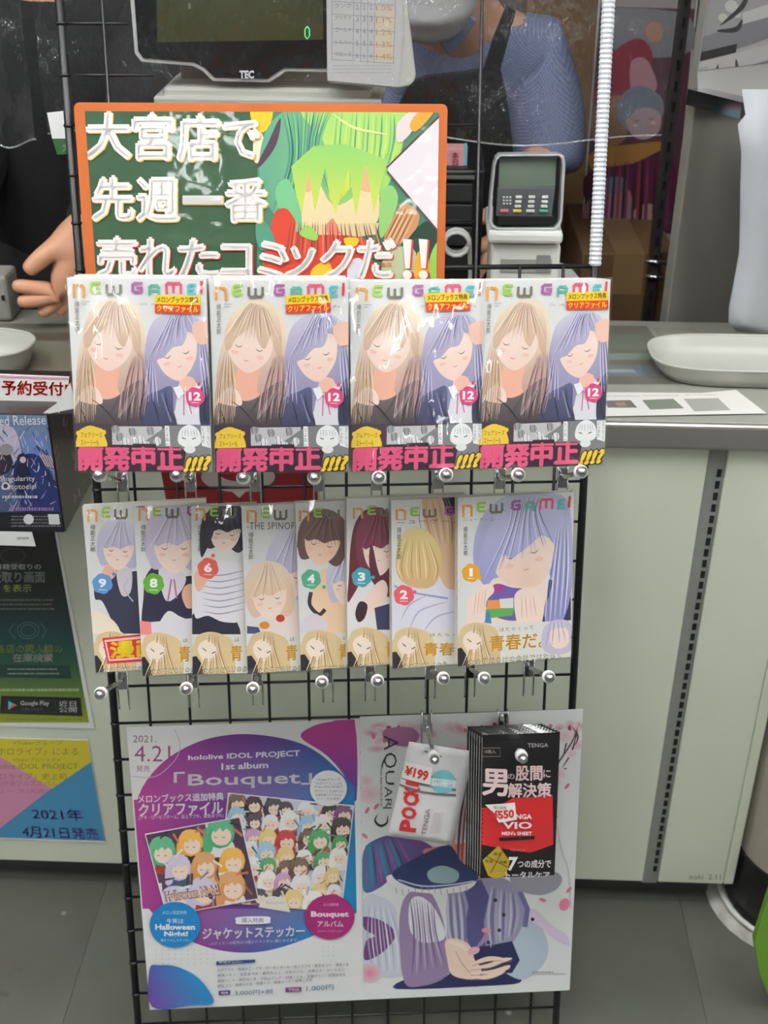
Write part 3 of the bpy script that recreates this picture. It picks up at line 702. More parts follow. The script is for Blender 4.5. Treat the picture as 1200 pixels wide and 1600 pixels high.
# ---- lower row
def low_band(I, x, y, s=1.0, full=False, word=True, yl=None, sl=0.0):
    """paper band: x,y = its top left corner in pixels, fair-haired plain figure and lettering"""
    P = lambda a, b: (x+a, y+b+a*sl)
    I.poly([P(-4, 0), P(200, 0), P(200, 80), P(-4, 80)], (228, 226, 220))
    I.blob([P(2, 14), P(8, 2), P(26, -4), P(46, 0), P(62, 10), P(66, 34), P(66, 60), P(60, 70), P(-4, 70), P(-4, 30)], (222, 196, 152))
    I.poly([P(-4, 36), P(6, 34), P(14, 46), P(20, 74), P(-4, 74)], (48, 44, 50))
    I.blob([P(8, 24), P(14, 12), P(28, 8), P(38, 16), P(40, 30), P(30, 42), P(16, 40)], (246, 226, 208))
    fan_strands(I, [P(24, -2), P(40, 0)], [P(4, 66), P(62, 62)], 15, [(248, 230, 188), (150, 116, 80), (206, 172, 120), (186, 148, 104)], (-4, 0), 1.3, 5)
    I.blob([P(10, 26), P(16, 15), P(27, 12), P(36, 20), P(36, 30), P(28, 38), P(17, 36)], (246, 228, 212))
    I.line([P(15, 21), P(21, 26)], 2.0, (70, 54, 50), taper=True)
    I.line([P(36, 27), P(30, 30)], 1.6, (90, 70, 60))
    if word: I.text('青春だ。' if full else '青', [P(50, 18), P(134, 16), P(134, 40), P(50, 42)] if full else [P(60, 18), P(77, 17), P(77, 41), P(60, 42)], (228, 170, 44), bold=.035)
    if word: I.text('はたらくって' if full else 'は', [P(66, 6), P(118 if full else 73, 5), P(118 if full else 73, 11), P(66, 12)], (90, 84, 80), spacing=1.5)
    I.outlined('女の子だらけの会社ではたらく' if full else '女の子だらけの会', [P(18, 54), P(160 if full else 84, 50), P(160 if full else 84, 57), P(18, 61)], (240, 236, 214), (96, 84, 60), bold=.0, ob=.07, grow=.8, spacing=1.15)
YL = (.30, .315, .075)
low = []
spec = [  # px of lower left corner, offset from the grid, number, label
    ('9', (150, 1051), .155, (.16, .33, .0)), ('8', (223, 1056), .163, (.19, .33, .028)), ('6', (301, 1054), .169, (.22, .33, .075)), ('S', (387, 1053), .171, (.24, .33, .045)),
    ('4', (470, 1048), .173, (.25, .33, .045)), ('3', (543, 1042), .177, (.27, .33, .07)), ('2', (613, 1045), .181, (.28, .33, .066)), ('1', (715, 1041), .187, (.282, .325, .064))]
for key, (a, b), off, ylr in spec:
    gx, gz = fhit(GRID, a, b, -off); low.append(frame(floc(GRID, gx, -off, gz), *ylr))
def newcover(k, q, n=3, bg=(226, 226, 224)):
    I = Ink(low[k], -.0001, (0, 0, BW, BH)); I.poly([(0, 0), (BW, 0), (BW, BH), (0, BH)], bg, local=True); return I
NV = (52, 54, 78)
def bob_head(I, cx, cy, rx, ry, hair, dark, light, ang=0, face=True, fringe=.25, seed=1, skin=SK):
    ca, sa = cos(radians(ang)), sin(radians(ang)); R = lambda a, b: (cx+(a*rx*ca-b*ry*sa), cy+(a*rx*sa+b*ry*ca))
    I.blob([R(-1, .1), R(-.92, -.5), R(-.45, -.95), R(.2, -1), R(.8, -.7), R(1.02, -.1), R(1, .5), R(.7, .85), R(0, .6), R(-.7, .8)], lambda x, y: mixc(light, hair, (y-cy+ry)/(ry*1.4)))
    if face:
        I.blob([R(-.72, .0), R(-.6, -.3), R(0, -.4), R(.6, -.3), R(.72, .05), R(.55, .55), R(.05, .92), R(-.5, .6)], skin)
        calm_face(I, *R(0, .2), min(rx, ry)*.95, ang)
    I.blob([R(-.95, .45), R(-.95, -.3), R(-.5, -.85), R(.1, -.95), R(.75, -.65), R(.98, 0), R(.9, .4), R(.72, -.02), R(.4, fringe-.25), R(.1, fringe-.12), R(-.25, fringe-.2), R(-.55, fringe-.1), R(-.78, .1)], lambda x, y: mixc(light, hair, (y-cy+ry)/(ry*1.1)))
    fan_strands(I, [R(-.1, -.95), R(.25, -.95)], [R(-.9, .2), R(.92, .15)], 13, [light, dark, hair], (-rx*.15, -ry*.15), 1.2, seed)
# 9
I = newcover(0, None)
I.blob([(148, 935), (150, 905), (172, 895), (190, 890), (205, 893), (235, 900), (240, 1000), (198, 992), (178, 975), (160, 940)], NV)
I.blob([(158, 900), (165, 885), (178, 884), (182, 896), (172, 906)], SKS); I.blob([(182, 895), (194, 888), (206, 893), (204, 925), (190, 930)], (216, 206, 214))
I.line([(200, 905), (194, 920), (208, 940)], 2, (190, 196, 216), curve=True)
I.blob([(143, 955), (160, 958), (182, 975), (186, 995), (145, 995)], (244, 228, 206))
bob_head(I, 185, 852, 34, 42, (192, 186, 210), (140, 134, 172), (226, 222, 236), 4, seed=7)
badge(I, 160, 912, 16, (96, 150, 206), '9', (18, -15))
low_band(I, 146, 990)
I.poly([(160, 997), (230, 990), (230, 1033), (168, 1037)], (214, 48, 52)); I.poly([(163, 1000), (230, 993), (230, 1029), (170, 1033)], (240, 200, 196)); I.poly([(166, 1003), (230, 997), (230, 1026), (172, 1030)], (214, 48, 52))
I.outlined('漫画', [(172, 1004), (246, 998), (248, 1025), (173, 1028)], (240, 216, 40), (240, 216, 40), bold=.08, ob=.08, grow=0)
title(I, [(138, 794), (310, 788), (310, 806), (138, 812)], 4, 3.4); author(I, 141, 820, 862, 8)
covers = [I]
# 8
I = newcover(1, None)
I.blob([(224, 935), (228, 900), (250, 880), (280, 900), (310, 905), (320, 970), (285, 965), (262, 955), (240, 985), (222, 975)], (46, 44, 70))
I.poly([(219, 970), (236, 972), (240, 1000), (219, 1000)], (236, 140, 138)); I.poly([(236, 972), (310, 965), (310, 1000), (238, 1000)], (226, 222, 230))
I.blob([(248, 888), (262, 884), (290, 900), (282, 925), (262, 940), (252, 920)], (224, 216, 224)); I.line([(268, 905), (262, 940)], 2.5, (176, 110, 146)); I.line([(272, 905), (276, 935)], 2.5, (176, 110, 146))
bob_head(I, 272, 845, 46, 56, (200, 190, 214), (148, 138, 174), (232, 226, 238), 0, seed=8)
I.blob([(284, 930), (290, 915), (304, 915), (304, 945), (292, 950)], SKS)
badge(I, 240, 912, 16.5, (104, 178, 58), '8'); low_band(I, 220, 992)
title(I, [(218, 792), (391, 787), (391, 805), (218, 810)], 4, 3.4); author(I, 220, 820, 862, 8); covers.append(I)
# 6
I = newcover(2, None)
I.blob([(303, 1000), (301, 960), (330, 958), (365, 965), (372, 1000)], (44, 46, 62))
I.blob([(305, 965), (305, 930), (318, 905), (322, 885), (345, 878), (372, 880), (384, 900), (380, 965), (350, 972), (325, 962)], (232, 228, 234))
for k in range(7): I.line([(312+k, 895+k*10), (345, 899+k*10), (382, 891+k*10)], 2, (160, 158, 180), taper=True, curve=True)
I.blob([(303, 900), (318, 880), (330, 870), (336, 884), (325, 905), (310, 925)], SKS)
bob_head(I, 352, 826, 34, 42, (44, 42, 58), (20, 20, 30), (72, 70, 90), 6, seed=9)
I.blob([(318, 806), (330, 802), (334, 830), (322, 860), (314, 870), (312, 836)], (40, 40, 56))
badge(I, 325, 888, 16.5, (226, 96, 84), '6', (8, -20)); low_band(I, 301, 991)
title(I, [(307, 792), (480, 787), (480, 805), (307, 810)], 4, 3.4); author(I, 309, 820, 862, 8); covers.append(I)
# spinoff
I = newcover(3, None)
bob_head(I, 452, 888, 38, 62, (186, 180, 206), (134, 128, 164), (228, 224, 238), 6, seed=10)
I.blob([(386, 985), (400, 975), (440, 965), (470, 950), (480, 1000), (386, 1000)], (236, 220, 214)); I.poly([(386, 978), (404, 980), (412, 1000), (386, 1000)], (70, 84, 120))
bob_head(I, 420, 925, 38, 48, (228, 196, 168), (186, 146, 120), (240, 220, 200), -4, seed=11)
I.ell(413, 977, 8, 6, (224, 140, 40), n=12); I.ell(438, 966, 7, 6, (190, 60, 50), n=12)
low_band(I, 387, 990)
title(I, [(387, 795), (560, 790), (560, 808), (387, 813)], 4, 3.4); I.text('-THE SPINOFF!-', (386, 816, 474, 827), (96, 90, 84), spacing=1.1)
author(I, 388, 832, 874, 8); covers.append(I)
# 4
I = newcover(4, None)
I.blob([(486, 930), (500, 895), (512, 888), (540, 900), (548, 990), (505, 990), (492, 960)], (242, 206, 172)); I.line([(486, 925), (484, 945), (498, 960), (508, 952)], 6, (60, 60, 62), curve=True)
I.blob([(468, 975), (490, 958), (512, 975), (500, 992), (470, 992)], (224, 214, 220))
bob_head(I, 540, 905, 30, 46, (196, 192, 214), (140, 134, 170), (230, 228, 240), 0, seed=13)
bob_head(I, 504, 842, 39, 46, (106, 76, 74), (64, 44, 46), (136, 102, 98), 10, seed=12, skin=(244, 208, 182))
badge(I, 486, 905, 15.5, (86, 176, 140), '4', (20, 12)); low_band(I, 470, 988)
title(I, [(469, 796), (642, 791), (642, 806), (469, 811)], 4, 3.4); covers.append(I)
# 3
I = newcover(5, None)
I.blob([(543, 990), (546, 930), (568, 900), (600, 905), (620, 990)], (232, 228, 226))
I.blob([(545, 900), (548, 850), (556, 815), (575, 795), (605, 800), (615, 860), (612, 930), (590, 920), (572, 900), (552, 930), (543, 940)], (106, 38, 50))
bob_head(I, 592, 850, 36, 54, (118, 52, 72), (70, 26, 40), (146, 74, 92), 0, seed=14)
I.line([(580, 850), (584, 890), (600, 925)], 12, (100, 40, 58), taper=True, curve=True)
I.blob([(566, 948), (580, 920), (598, 906), (606, 920), (600, 940), (578, 960)], (244, 216, 204)); I.blob([(555, 958), (562, 940), (574, 945), (570, 965), (560, 972)], (62, 44, 50)); I.poly([(585, 950), (612, 942), (612, 990), (590, 990)], (60, 62, 96))
badge(I, 565, 902, 15.5, (70, 164, 178), '3', (18, 0)); low_band(I, 543, 984)
title(I, [(553, 792), (726, 787), (726, 802), (553, 807)], 4, 3.4); covers.append(I)
# 2
I = newcover(6, None)
I.blob([(612, 990), (616, 930), (640, 905), (700, 900), (730, 930), (730, 990)], (226, 224, 236)); I.line([(616, 915), (640, 925), (700, 935)], 3, (150, 156, 200), curve=True)
for p in ([(640, 985), (655, 955), (700, 940)], [(660, 990), (680, 965), (712, 955)], [(626, 970), (640, 945), (668, 930)]): I.line(p, 3, (186, 184, 210), taper=True, curve=True)
I.blob([(660, 800), (665, 775), (720, 770), (740, 900), (700, 920), (680, 880), (668, 840)], (220, 184, 148)); I.poly([(688, 770), (720, 768), (720, 800), (700, 806)], (52, 50, 84))
fan_strands(I, [(655, 785), (700, 775)], [(668, 850), (712, 850)], 10, [(160, 122, 90), (240, 212, 176)], (8, 0), 1.3, 4)
I.blob([(620, 895), (622, 850), (640, 825), (668, 830), (688, 860), (688, 895), (672, 918), (640, 916)], grady((236, 214, 150), (214, 178, 130), 830, 910))
fan_strands(I, [(632, 840), (672, 845)], [(626, 905), (684, 905)], 14, [(250, 236, 180), (176, 140, 92), (224, 196, 140)], (10, 10), 1.3, 5)
badge(I, 631, 930, 16, (228, 96, 106), '2', (17, -5)); low_band(I, 613, 984, word=False)
I.text('青春', (662, 1004, 710, 1024), (228, 170, 44), bold=.035); I.text('はたらく', (672, 989, 712, 994), (90, 84, 80), spacing=1.5)
title(I, [(620, 794), (793, 789), (793, 804), (620, 809)], 4, 3.4); I.text('ニューゲーム', (620, 810, 720, 818), (110, 104, 100), spacing=1.3); author(I, 620, 824, 874, 7); covers.append(I)
# 1
I = newcover(7, None)
I.blob([(738, 1000), (735, 940), (760, 905), (800, 900), (850, 910), (896, 925), (896, 1000)], (240, 220, 206)); I.poly([(858, 905), (892, 915), (892, 990), (845, 985)], (58, 56, 90))
I.blob([(744, 900), (740, 850), (755, 805), (790, 776), (840, 770), (885, 780), (895, 850), (892, 930), (870, 985), (850, 960), (862, 900), (800, 895), (770, 905)], grady((190, 192, 220), (150, 150, 200), 780, 960))
I.blob([(772, 890), (768, 860), (790, 840), (840, 835), (866, 850), (862, 885), (840, 915), (800, 915), (784, 905)], grady(SK, (240, 208, 190), 850, 910))
calm_face(I, 816, 866, 56, -14)
I.blob([(748, 900), (742, 850), (758, 800), (800, 775), (850, 775), (880, 800), (870, 850), (850, 835), (830, 850), (800, 872), (786, 868), (772, 900), (760, 915)], grady((206, 206, 230), (156, 156, 204), 780, 900))
fan_strands(I, [(800, 778), (850, 776)], [(752, 905), (868, 845)], 20, [(232, 232, 244), (112, 110, 160), (172, 172, 212)], (-14, -12), 1.4, 15)
fan_strands(I, [(868, 830), (888, 820)], [(850, 975), (884, 960)], 9, [(226, 226, 242), (120, 118, 168)], (4, 0), 1.8, 16)
I.blob([(756, 930), (775, 912), (800, 918), (830, 922), (832, 940), (812, 968), (780, 966), (760, 950)], (112, 92, 168)); I.poly([(762, 938), (800, 936), (800, 950), (760, 952)], (236, 150, 80)); I.poly([(780, 936), (802, 934), (802, 950), (782, 950)], (224, 224, 214)); I.poly([(756, 952), (804, 950), (800, 962), (762, 966)], (96, 172, 92)); I.ell(778, 919, 10, 6, (170, 60, 140), n=12); I.poly([(740, 960), (765, 956), (768, 974), (745, 972)], (70, 130, 180))
I.blob([(735, 975), (728, 945), (745, 920), (766, 912), (772, 924), (760, 940), (756, 975)], SK); I.blob([(806, 965), (804, 930), (822, 918), (842, 925), (850, 955), (838, 985), (815, 985)], SK)
fan_strands(I, [(742, 925), (762, 918)], [(738, 962), (758, 955)], 4, [(214, 160, 140)], (0, 0), 1, 3); fan_strands(I, [(812, 930), (836, 930)], [(812, 968), (842, 960)], 4, [(214, 160, 140)], (0, 0), 1, 3)
badge(I, 736, 895, 14.5, (236, 166, 48), '1', (14, 8))
low_band(I, 715, 978, full=True, sl=-.05)
I.blob([(846, 1010), (850, 980), (870, 968), (892, 975), (892, 1015), (862, 1022)], (206, 196, 216)); I.blob([(860, 1005), (862, 985), (885, 982), (888, 1005), (872, 1014)], SK); fan_strands(I, [(860, 970), (880, 968)], [(850, 1010), (892, 1000)], 8, [(150, 130, 160), (230, 224, 236)], (0, 0), 1.2, 4)
title(I, [(724, 787), (898, 777), (897, 794), (724, 804)], 8, 3.6)
I.text('ニューゲーム', (724, 809, 772, 814), (110, 104, 100), spacing=1.3); author(I, 724, 823, 868, 6.5); covers.append(I)
ll = [('wrapped comic numbered 9 with red framed label, leftmost of the lower row'), ('wrapped comic numbered 8 in a green badge with lilac hair and navy jacket'),
      ('wrapped comic numbered 6 in a red badge with a black-haired figure in a striped top'), ('wrapped spin-off comic without number showing a fair and a lilac-haired figure'),
      ('wrapped comic numbered 4 in a green badge with a brown-haired figure'), ('wrapped comic numbered 3 in a teal badge with a dark red-haired figure'),
      ('wrapped comic numbered 2 in a pink badge with a fair-haired figure'), ('wrapped comic numbered 1 in an orange badge, rightmost of the lower row and fully visible')]
wl = [film_shell(.0115, s) for s in (31, 32, 33, 34)]
for k in range(8):
    e = empty('comic_book', low[k], ll[k], 'comic book', 'comics fanned along the lower hooks')
    body(e, .0112); covers[k].build('cover_print', M_['gloss'], e); link('plastic_wrap', wl[k % 4], None, e)
# ------------------------------------------------------------------ sheets hung on the grid
def sheet_frame(MP, off, TL, TR, BR, BL):
    """frame with its origin at the lower left corner of a rectangle seen on a plane of MP"""
    p = [fhit(MP, a, b, -off) for a, b in (TL, TR, BR, BL)]
    wv = (p[2][0]-p[3][0], p[2][1]-p[3][1]); wd = math.hypot(*wv); ht = math.hypot(p[0][0]-p[3][0], p[0][1]-p[3][1])
    a = math.atan2(wv[1], wv[0])
    return MP @ Matrix.Translation((p[3][0], -off, p[3][1])) @ Matrix.Rotation(-a, 4, 'Y'), wd, ht
# ---- green board
SF, SW, SH = sheet_frame(GRID, .011, (115, 160), (699, 172), (690, 452), (137, 452)); SH = .27
sf0 = fhit(GRID, 115, 160, -.011); SF = GRID @ Matrix.Translation((sf0[0], -.011, sf0[1])) @ Matrix.Rotation(.004, 4, 'Y') @ Matrix.Translation((0, 0, -SH))
t1 = fhit(GRID, 699, 172, -.011); SW = math.hypot(t1[0]-sf0[0], t1[1]-sf0[1])
e = empty('shop_sign', SF, 'green laminated signboard with orange border and large white lettering above the comics', 'sign')
fin(prism(rrect(0, 0, SW, SH, .006), 0, .005), 'board', M_['orange'], e)
fin(prism(rrect(0, 0, SW, SH, .006), -.0012, -.0002), 'border', M_['orange'], e)
I = Ink(SF, -.0013, (.011, .009, SW-.009, SH-.0085), 9e-6)
I.poly([(0, 0), (SW, 0), (SW, SH), (0, SH)], (52, 84, 58), local=True)
# plain coloured swirl picture
TL_, GR_, YG = (88, 152, 128), (150, 200, 96), (216, 214, 60)
I.poly([(402, 160), (700, 160), (700, 450), (402, 450)], (70, 120, 96))
I.blob([(392, 170), (425, 165), (420, 200), (400, 205)], (232, 192, 40)); I.blob([(398, 205), (412, 215), (408, 250), (396, 250)], (230, 224, 190))
I.blob([(410, 300), (405, 250), (418, 200), (450, 170), (500, 160), (580, 160), (640, 172), (632, 215), (622, 250), (600, 300), (560, 340), (500, 345), (450, 350), (425, 330)], lambda x, y: mixc(TL_, GR_, (x-410)/160))
I.blob([(470, 175), (520, 165), (600, 165), (636, 178), (622, 240), (600, 240), (575, 260), (550, 290), (520, 320), (510, 270), (505, 220)], grady((166, 208, 108), (214, 216, 70), 200, 320))
I.line([(438, 185), (425, 225), (402, 262)], 13, (78, 58, 70), taper=True, curve=True)
fan_strands(I, [(440, 175), (520, 170)], [(425, 330), (520, 300)], 22, [(70, 134, 120), (120, 184, 116), (46, 96, 92), (96, 160, 130)], (-20, -6), 3.2, 21)
fan_strands(I, [(520, 172), (625, 180)], [(520, 315), (612, 260)], 16, [(186, 216, 112), (128, 186, 108), (80, 150, 128)], (6, 0), 3.0, 22)
I.line([(520, 178), (555, 200), (605, 210)], 4, (220, 224, 150), taper=True, curve=True)
I.blob([(468, 345), (472, 300), (490, 270), (520, 320), (560, 300), (582, 250), (592, 300), (590, 345), (560, 362), (520, 366), (485, 358)], (226, 206, 160))
I.blob([(472, 292), (482, 258), (492, 280), (484, 300)], (236, 168, 130)); I.blob([(560, 290), (580, 245), (590, 280), (580, 300)], (236, 168, 130))
I.poly([(455, 260), (470, 345), (482, 268), (492, 330), (508, 262), (524, 336), (545, 262), (556, 338), (572, 255), (584, 332), (606, 250), (540, 225), (490, 228)], grady((140, 196, 104), (206, 212, 84), 235, 335))
I.poly([(468, 352), (592, 348), (588, 366), (530, 374), (480, 368)], (214, 196, 150)); I.blob([(430, 300), (450, 280), (470, 330), (468, 362), (446, 350)], (116, 184, 132)); I.poly([(508, 352), (520, 340), (534, 366), (512, 368)], (220, 130, 110))
I.blob([(425, 345), (445, 325), (462, 345), (470, 365), (560, 370), (580, 400), (570, 450), (420, 450)], (206, 66, 48))
fan_strands(I, [(450, 345), (600, 350)], [(440, 400), (620, 400)], 30, [(150, 60, 50), (120, 50, 40), (226, 120, 90), (90, 60, 60)], (0, 5), 2.2, 23)
I.blob([(596, 300), (612, 290), (622, 310), (612, 345), (596, 372), (592, 350)], (140, 190, 110))
I.blob([(612, 345), (630, 318), (655, 335), (645, 365), (615, 385), (600, 375)], (196, 140, 96)); fan_strands(I, [(628, 320), (650, 335)], [(598, 378), (625, 385)], 8, [(130, 86, 60), (222, 176, 130)], (0, 0), 2, 24)
I.blob([(648, 360), (670, 345), (690, 370), (690, 400), (640, 400), (636, 380)], (34, 60, 48))
I.blob([(600, 400), (625, 385), (650, 395), (640, 440), (600, 440)], (186, 190, 150)); I.blob([(652, 395), (668, 400), (670, 440), (648, 440)], (232, 170, 50)); I.blob([(672, 400), (690, 375), (692, 440), (674, 440)], (142, 192, 80))
I.blob([(488, 420), (512, 408), (520, 436), (488, 442)], (238, 190, 50)); I.blob([(538, 372), (560, 372), (556, 384), (542, 384)], (236, 190, 40)); I.blob([(545, 410), (565, 405), (570, 440), (545, 440)], (226, 220, 232))
I.blob([(620, 195), (640, 175), (660, 172), (640, 210), (622, 222)], (222, 206, 206)); I.blob([(640, 195), (655, 174), (678, 174), (650, 205)], (232, 160, 60))
I.blob([(468, 366), (480, 352), (496, 366), (492, 376)], (150, 196, 90)); I.blob([(402, 340), (418, 350), (430, 380), (410, 392), (400, 372)], (74, 140, 116))
I.poly([(690, 178), (605, 258), (608, 272), (690, 366)], (226, 216, 222)); I.line([(690, 178), (604, 262)], 3, (90, 52, 48)); I.line([(605, 268), (690, 368)], 3, (84, 60, 66))
W_, YE, RE = (238, 234, 230), (222, 176, 70), (206, 60, 50)
def sign_line(s, boxes, oc, bold=.085):
    for ch, b in zip(s, boxes): I.outlined(ch, b, W_, oc, bold=bold, ob=bold, dx=1.6, dy=1.4, grow=.3)
sign_line('大宮店で', [(136, 176, 203, 246), (209, 178, 270, 248), (279, 180, 342, 250), (350, 190, 404, 246)], YE)
sign_line('先週一番', [(146, 277, 208, 343), (215, 279, 278, 344), (286, 306, 348, 318), (353, 280, 416, 345)], YE)
sign_line('売れたコミックだ', [(152, 371, 214, 432), (218, 373, 274, 432), (280, 374, 342, 432), (346, 382, 392, 430), (404, 378, 444, 434), (436, 386, 492, 432), (502, 376, 552, 434), (560, 374, 616, 433)], RE, .085)
for x in (630, 655):
    I.poly([(x+2, 374), (x+16, 375), (x+13, 420), (x+5, 420)], RE); I.ell(x+10, 430, 7, 7, RE)
    I.poly([(x-1, 373), (x+13, 374), (x+10, 419), (x+3, 419)], W_); I.ell(x+6, 429, 7, 7, W_)
I.text('書店', (594, 410, 612, 417), (200, 60, 50))
I.build('face_print', M_['lam'], e)

# ---- album poster
PFm, PW, PH = sheet_frame(GRID, .006, (193, 1137), (560, 1119), (569, 1562), (234, 1578))
def sheet(name, Mx, wd, ht, label, cat, mt='paper', t=.0006):
    e = empty(name, Mx, label, cat); fin(bx(0, 0, 0, wd, t, ht), 'paper_sheet', M_[mt], e); return e
e = sheet('poster', PFm, PW, PH, 'white poster with purple and blue oval, hung low on the grid at left', 'poster')
I = Ink(PFm, -.0001, (0, 0, PW, PH)); I.poly([(0, 0), (PW, 0), (PW, PH), (0, PH)], (222, 222, 222), local=True)
PU, MA, BU = (98, 54, 132), (168, 62, 136), (26, 128, 178)
pg = lambda x, y: mixc(mixc(MA, PU, (x-215)/170), BU, max(0, (x-385)/170+(y-1300)/600)) if x > 385 else mixc(MA, PU, (x-215)/170)
I.blob([(470, 1152), (488, 1135), (520, 1127), (554, 1125), (557, 1250), (540, 1215), (510, 1180)], lambda x, y: mixc((172, 62, 136), (96, 60, 140), (y-1150)/90))
I.clip = (fhit(PFm, 213, 1300)[0], 0, fhit(PFm, 555, 1300)[0], PH)
I.poly(spline([(212, 1260), (245, 1200), (300, 1163), (360, 1148), (420, 1150), (480, 1166), (530, 1205), (570, 1262), (575, 1400), (530, 1440), (470, 1470), (400, 1488), (330, 1482), (270, 1455), (228, 1415), (205, 1380)], 5), pg)
n0 = I.n
for a in range(12):      # inner bands so that the colour runs smoothly
    I.poly([(205+a*30, 1250), (235+a*30, 1248), (235+a*30, 1420), (205+a*30, 1420)], pg, same=a > 0)
I.clip = (0, 0, PW, PH)
I.poly([(212, 1247), (206, 1130), (215, 1150)], (222, 222, 222))
I.line([(272, 1139), (281, 1160), (278, 1180), (262, 1200), (240, 1214), (206, 1213)], 1.4, (206, 170, 196), curve=True)
I.text('2021.', (208, 1149, 244, 1160), (140, 90, 120)); I.text('4.21', (210, 1165, 266, 1190), (150, 70, 116), bold=-.005); I.text('発売', (213, 1196, 234, 1206), (140, 90, 130))
wt_ = (236, 232, 238)
I.text('hololive IDOL PROJECT', [(294, 1180), (469, 1172), (469, 1184), (294, 1190)], wt_, bold=.02)
I.text('1st album', [(346, 1193), (419, 1190), (419, 1200), (346, 1203)], wt_, bold=.02)
I.text('「Bouquet」', [(272, 1207), (487, 1201), (487, 1229), (272, 1233)], wt_, bold=.03)
I.text('メロンブックス追加特典', [(216, 1242), (349, 1238), (349, 1250), (216, 1255)], wt_, bold=.035)
I.text('クリアファイル', [(217, 1256), (348, 1252), (348, 1272), (217, 1276)], wt_, bold=.04)
I.text('(アキ・ローゼンタール、白上フブキ、夏色まつり)', [(217, 1274), (349, 1271), (349, 1278), (217, 1282)], wt_, bold=.01)
rnd = random.Random(5)
def crowd(quad, bg, n, cols, r, seed):
    rnd = random.Random(seed); I.poly([(a+(1 if i in (1, 2) else -1)*1.6, b+(1 if i > 1 else -1)*1.6) for i, (a, b) in enumerate(quad)], (236, 232, 230)); I.poly(quad, bg)
    m = lambda u, v: tuple(quad[0][i]*(1-u)*(1-v)+quad[1][i]*u*(1-v)+quad[2][i]*u*v+quad[3][i]*(1-u)*v for i in (0, 1))
    I.cq = [fhit(PFm, *q) for q in quad]; I.cs = -1
    cell = int(math.sqrt(n)); pts = []
    for j in range(cell):
        for i in range(cell): pts.append(((i+.5+rnd.uniform(-.25, .25))/cell, (j+.5+rnd.uniform(-.2, .2))/cell))
    for u, v in pts:
        u = min(.93, max(.07, u)); v = min(.92, max(.08, v)); x, y = m(u, v); c = rnd.choice(cols); q = rnd.uniform(.8, 1.15)*r
        body = rnd.choice([(50, 46, 56), (230, 226, 226), (120, 90, 80), (160, 60, 60), (70, 90, 120), (200, 180, 150)])
        I.blob([(x-q*.9, y+q*1.5), (x-q*.7, y+q*.5), (x+q*.7, y+q*.5), (x+q*.9, y+q*1.5)], body)
        I.ell(x, y, q, q*1.05, c, n=12); I.blob([(x-q*1.05, y+q*1.3), (x-q, y-q*.2), (x-q*.4, y), (x-q*.5, y+q*1.2)], c, k=3); I.ell(x+q*.1, y+q*.25, q*.66, q*.62, (240, 214, 196), n=12)
        I.blob([(x-q*.85, y+q*.2), (x-q*.7, y-q*.8), (x, y-q*1.05), (x+q*.7, y-q*.8), (x+q*.85, y+q*.2), (x+q*.5, y-q*.3), (x+q*.2, y-q*.05), (x, y-q*.3), (x-q*.3, y), (x-q*.55, y-q*.3)], mixc(c, (255, 255, 255), .14), k=2)
        for z in range(4): a = rnd.uniform(0, 6.28); I.line([(x+q*.9*cos(a), y+q*.9*sin(a)), (x+q*1.5*cos(a+.5), y+q*1.5*sin(a+.5))], q*.22, rnd.choice([mixc(c, (0, 0, 0), .3), mixc(c, (255, 255, 255), .4), (60, 50, 60), (232, 226, 222), (196, 120, 90)]), taper=True)
        for kx in (-.25, .25): I.line([(x+kx*q-q*.1, y+q*.32), (x+kx*q+q*.1, y+q*.32)], .9, (90, 60, 60), same=kx > 0)
cols = [(150, 190, 214), (226, 196, 120), (232, 228, 232), (190, 50, 56), (60, 48, 50), (120, 70, 110), (70, 150, 90), (104, 80, 66), (200, 150, 190), (70, 60, 70), (240, 236, 230)]
crowd([(358, 1240), (552, 1260), (532, 1424), (340, 1408)], (206, 206, 214), 49, cols, 14.5, 3)
I.cq = None
I.poly([(404, 1416), (410, 1402), (424, 1398), (446, 1402), (454, 1424)], (226, 220, 210)); I.text('Bouquet', (416, 1406, 444, 1412), (190, 180, 160))
I.cq = None
crowd([(228, 1303), (374, 1276), (403, 1402), (262, 1428)], (84, 62, 84), 9, [(228, 190, 120), (206, 196, 220), (236, 176, 70), (80, 170, 120), (216, 150, 90)], 23, 8)
I.cq = None
I.outlined('Halloween Night!', [(258, 1392), (340, 1380), (345, 1400), (262, 1410)], (226, 190, 170), (80, 46, 60), bold=.03, ob=.08)
I.ell(513, 1230, 29, 28, (228, 228, 228))
for k in range(6): I.text(['VTuberグループ', '「ホロライブ」による', 'VTuber IDOL PROJECT', '「ホロライブ」史上初となる', '全国流通フルアルバム', 'リリース大決定！'][k], (490+abs(k-2.5)*2, 1214+k*6, 537-abs(k-2.5)*2, 1218.5+k*6), (90, 74, 110))
I.ell(274, 1443, 40, 36, (30, 126, 186)); I.text('メロン限定特典', (254, 1421, 292, 1427), (190, 214, 232)); I.text('今宵は', (260, 1433, 287, 1441), wt_, bold=.03); I.text('Halloween', (243, 1442, 305, 1451), wt_, bold=.03); I.text('Night!', (257, 1453, 294, 1463), wt_, bold=.03); I.text('描き下ろしステッカー', (251, 1465, 299, 1469), (200, 216, 232))
I.ell(515, 1431, 39, 35, (158, 40, 110)); I.text('法人共通特典', (505, 1409, 529, 1414), (226, 190, 214)); I.text('Bouquet', (486, 1422, 545, 1433), wt_, bold=.03); I.text('アルバム', (496, 1437, 536, 1446), wt_, bold=.03); I.text('ジャケットステッカー', (496, 1451, 536, 1455), (226, 190, 214))
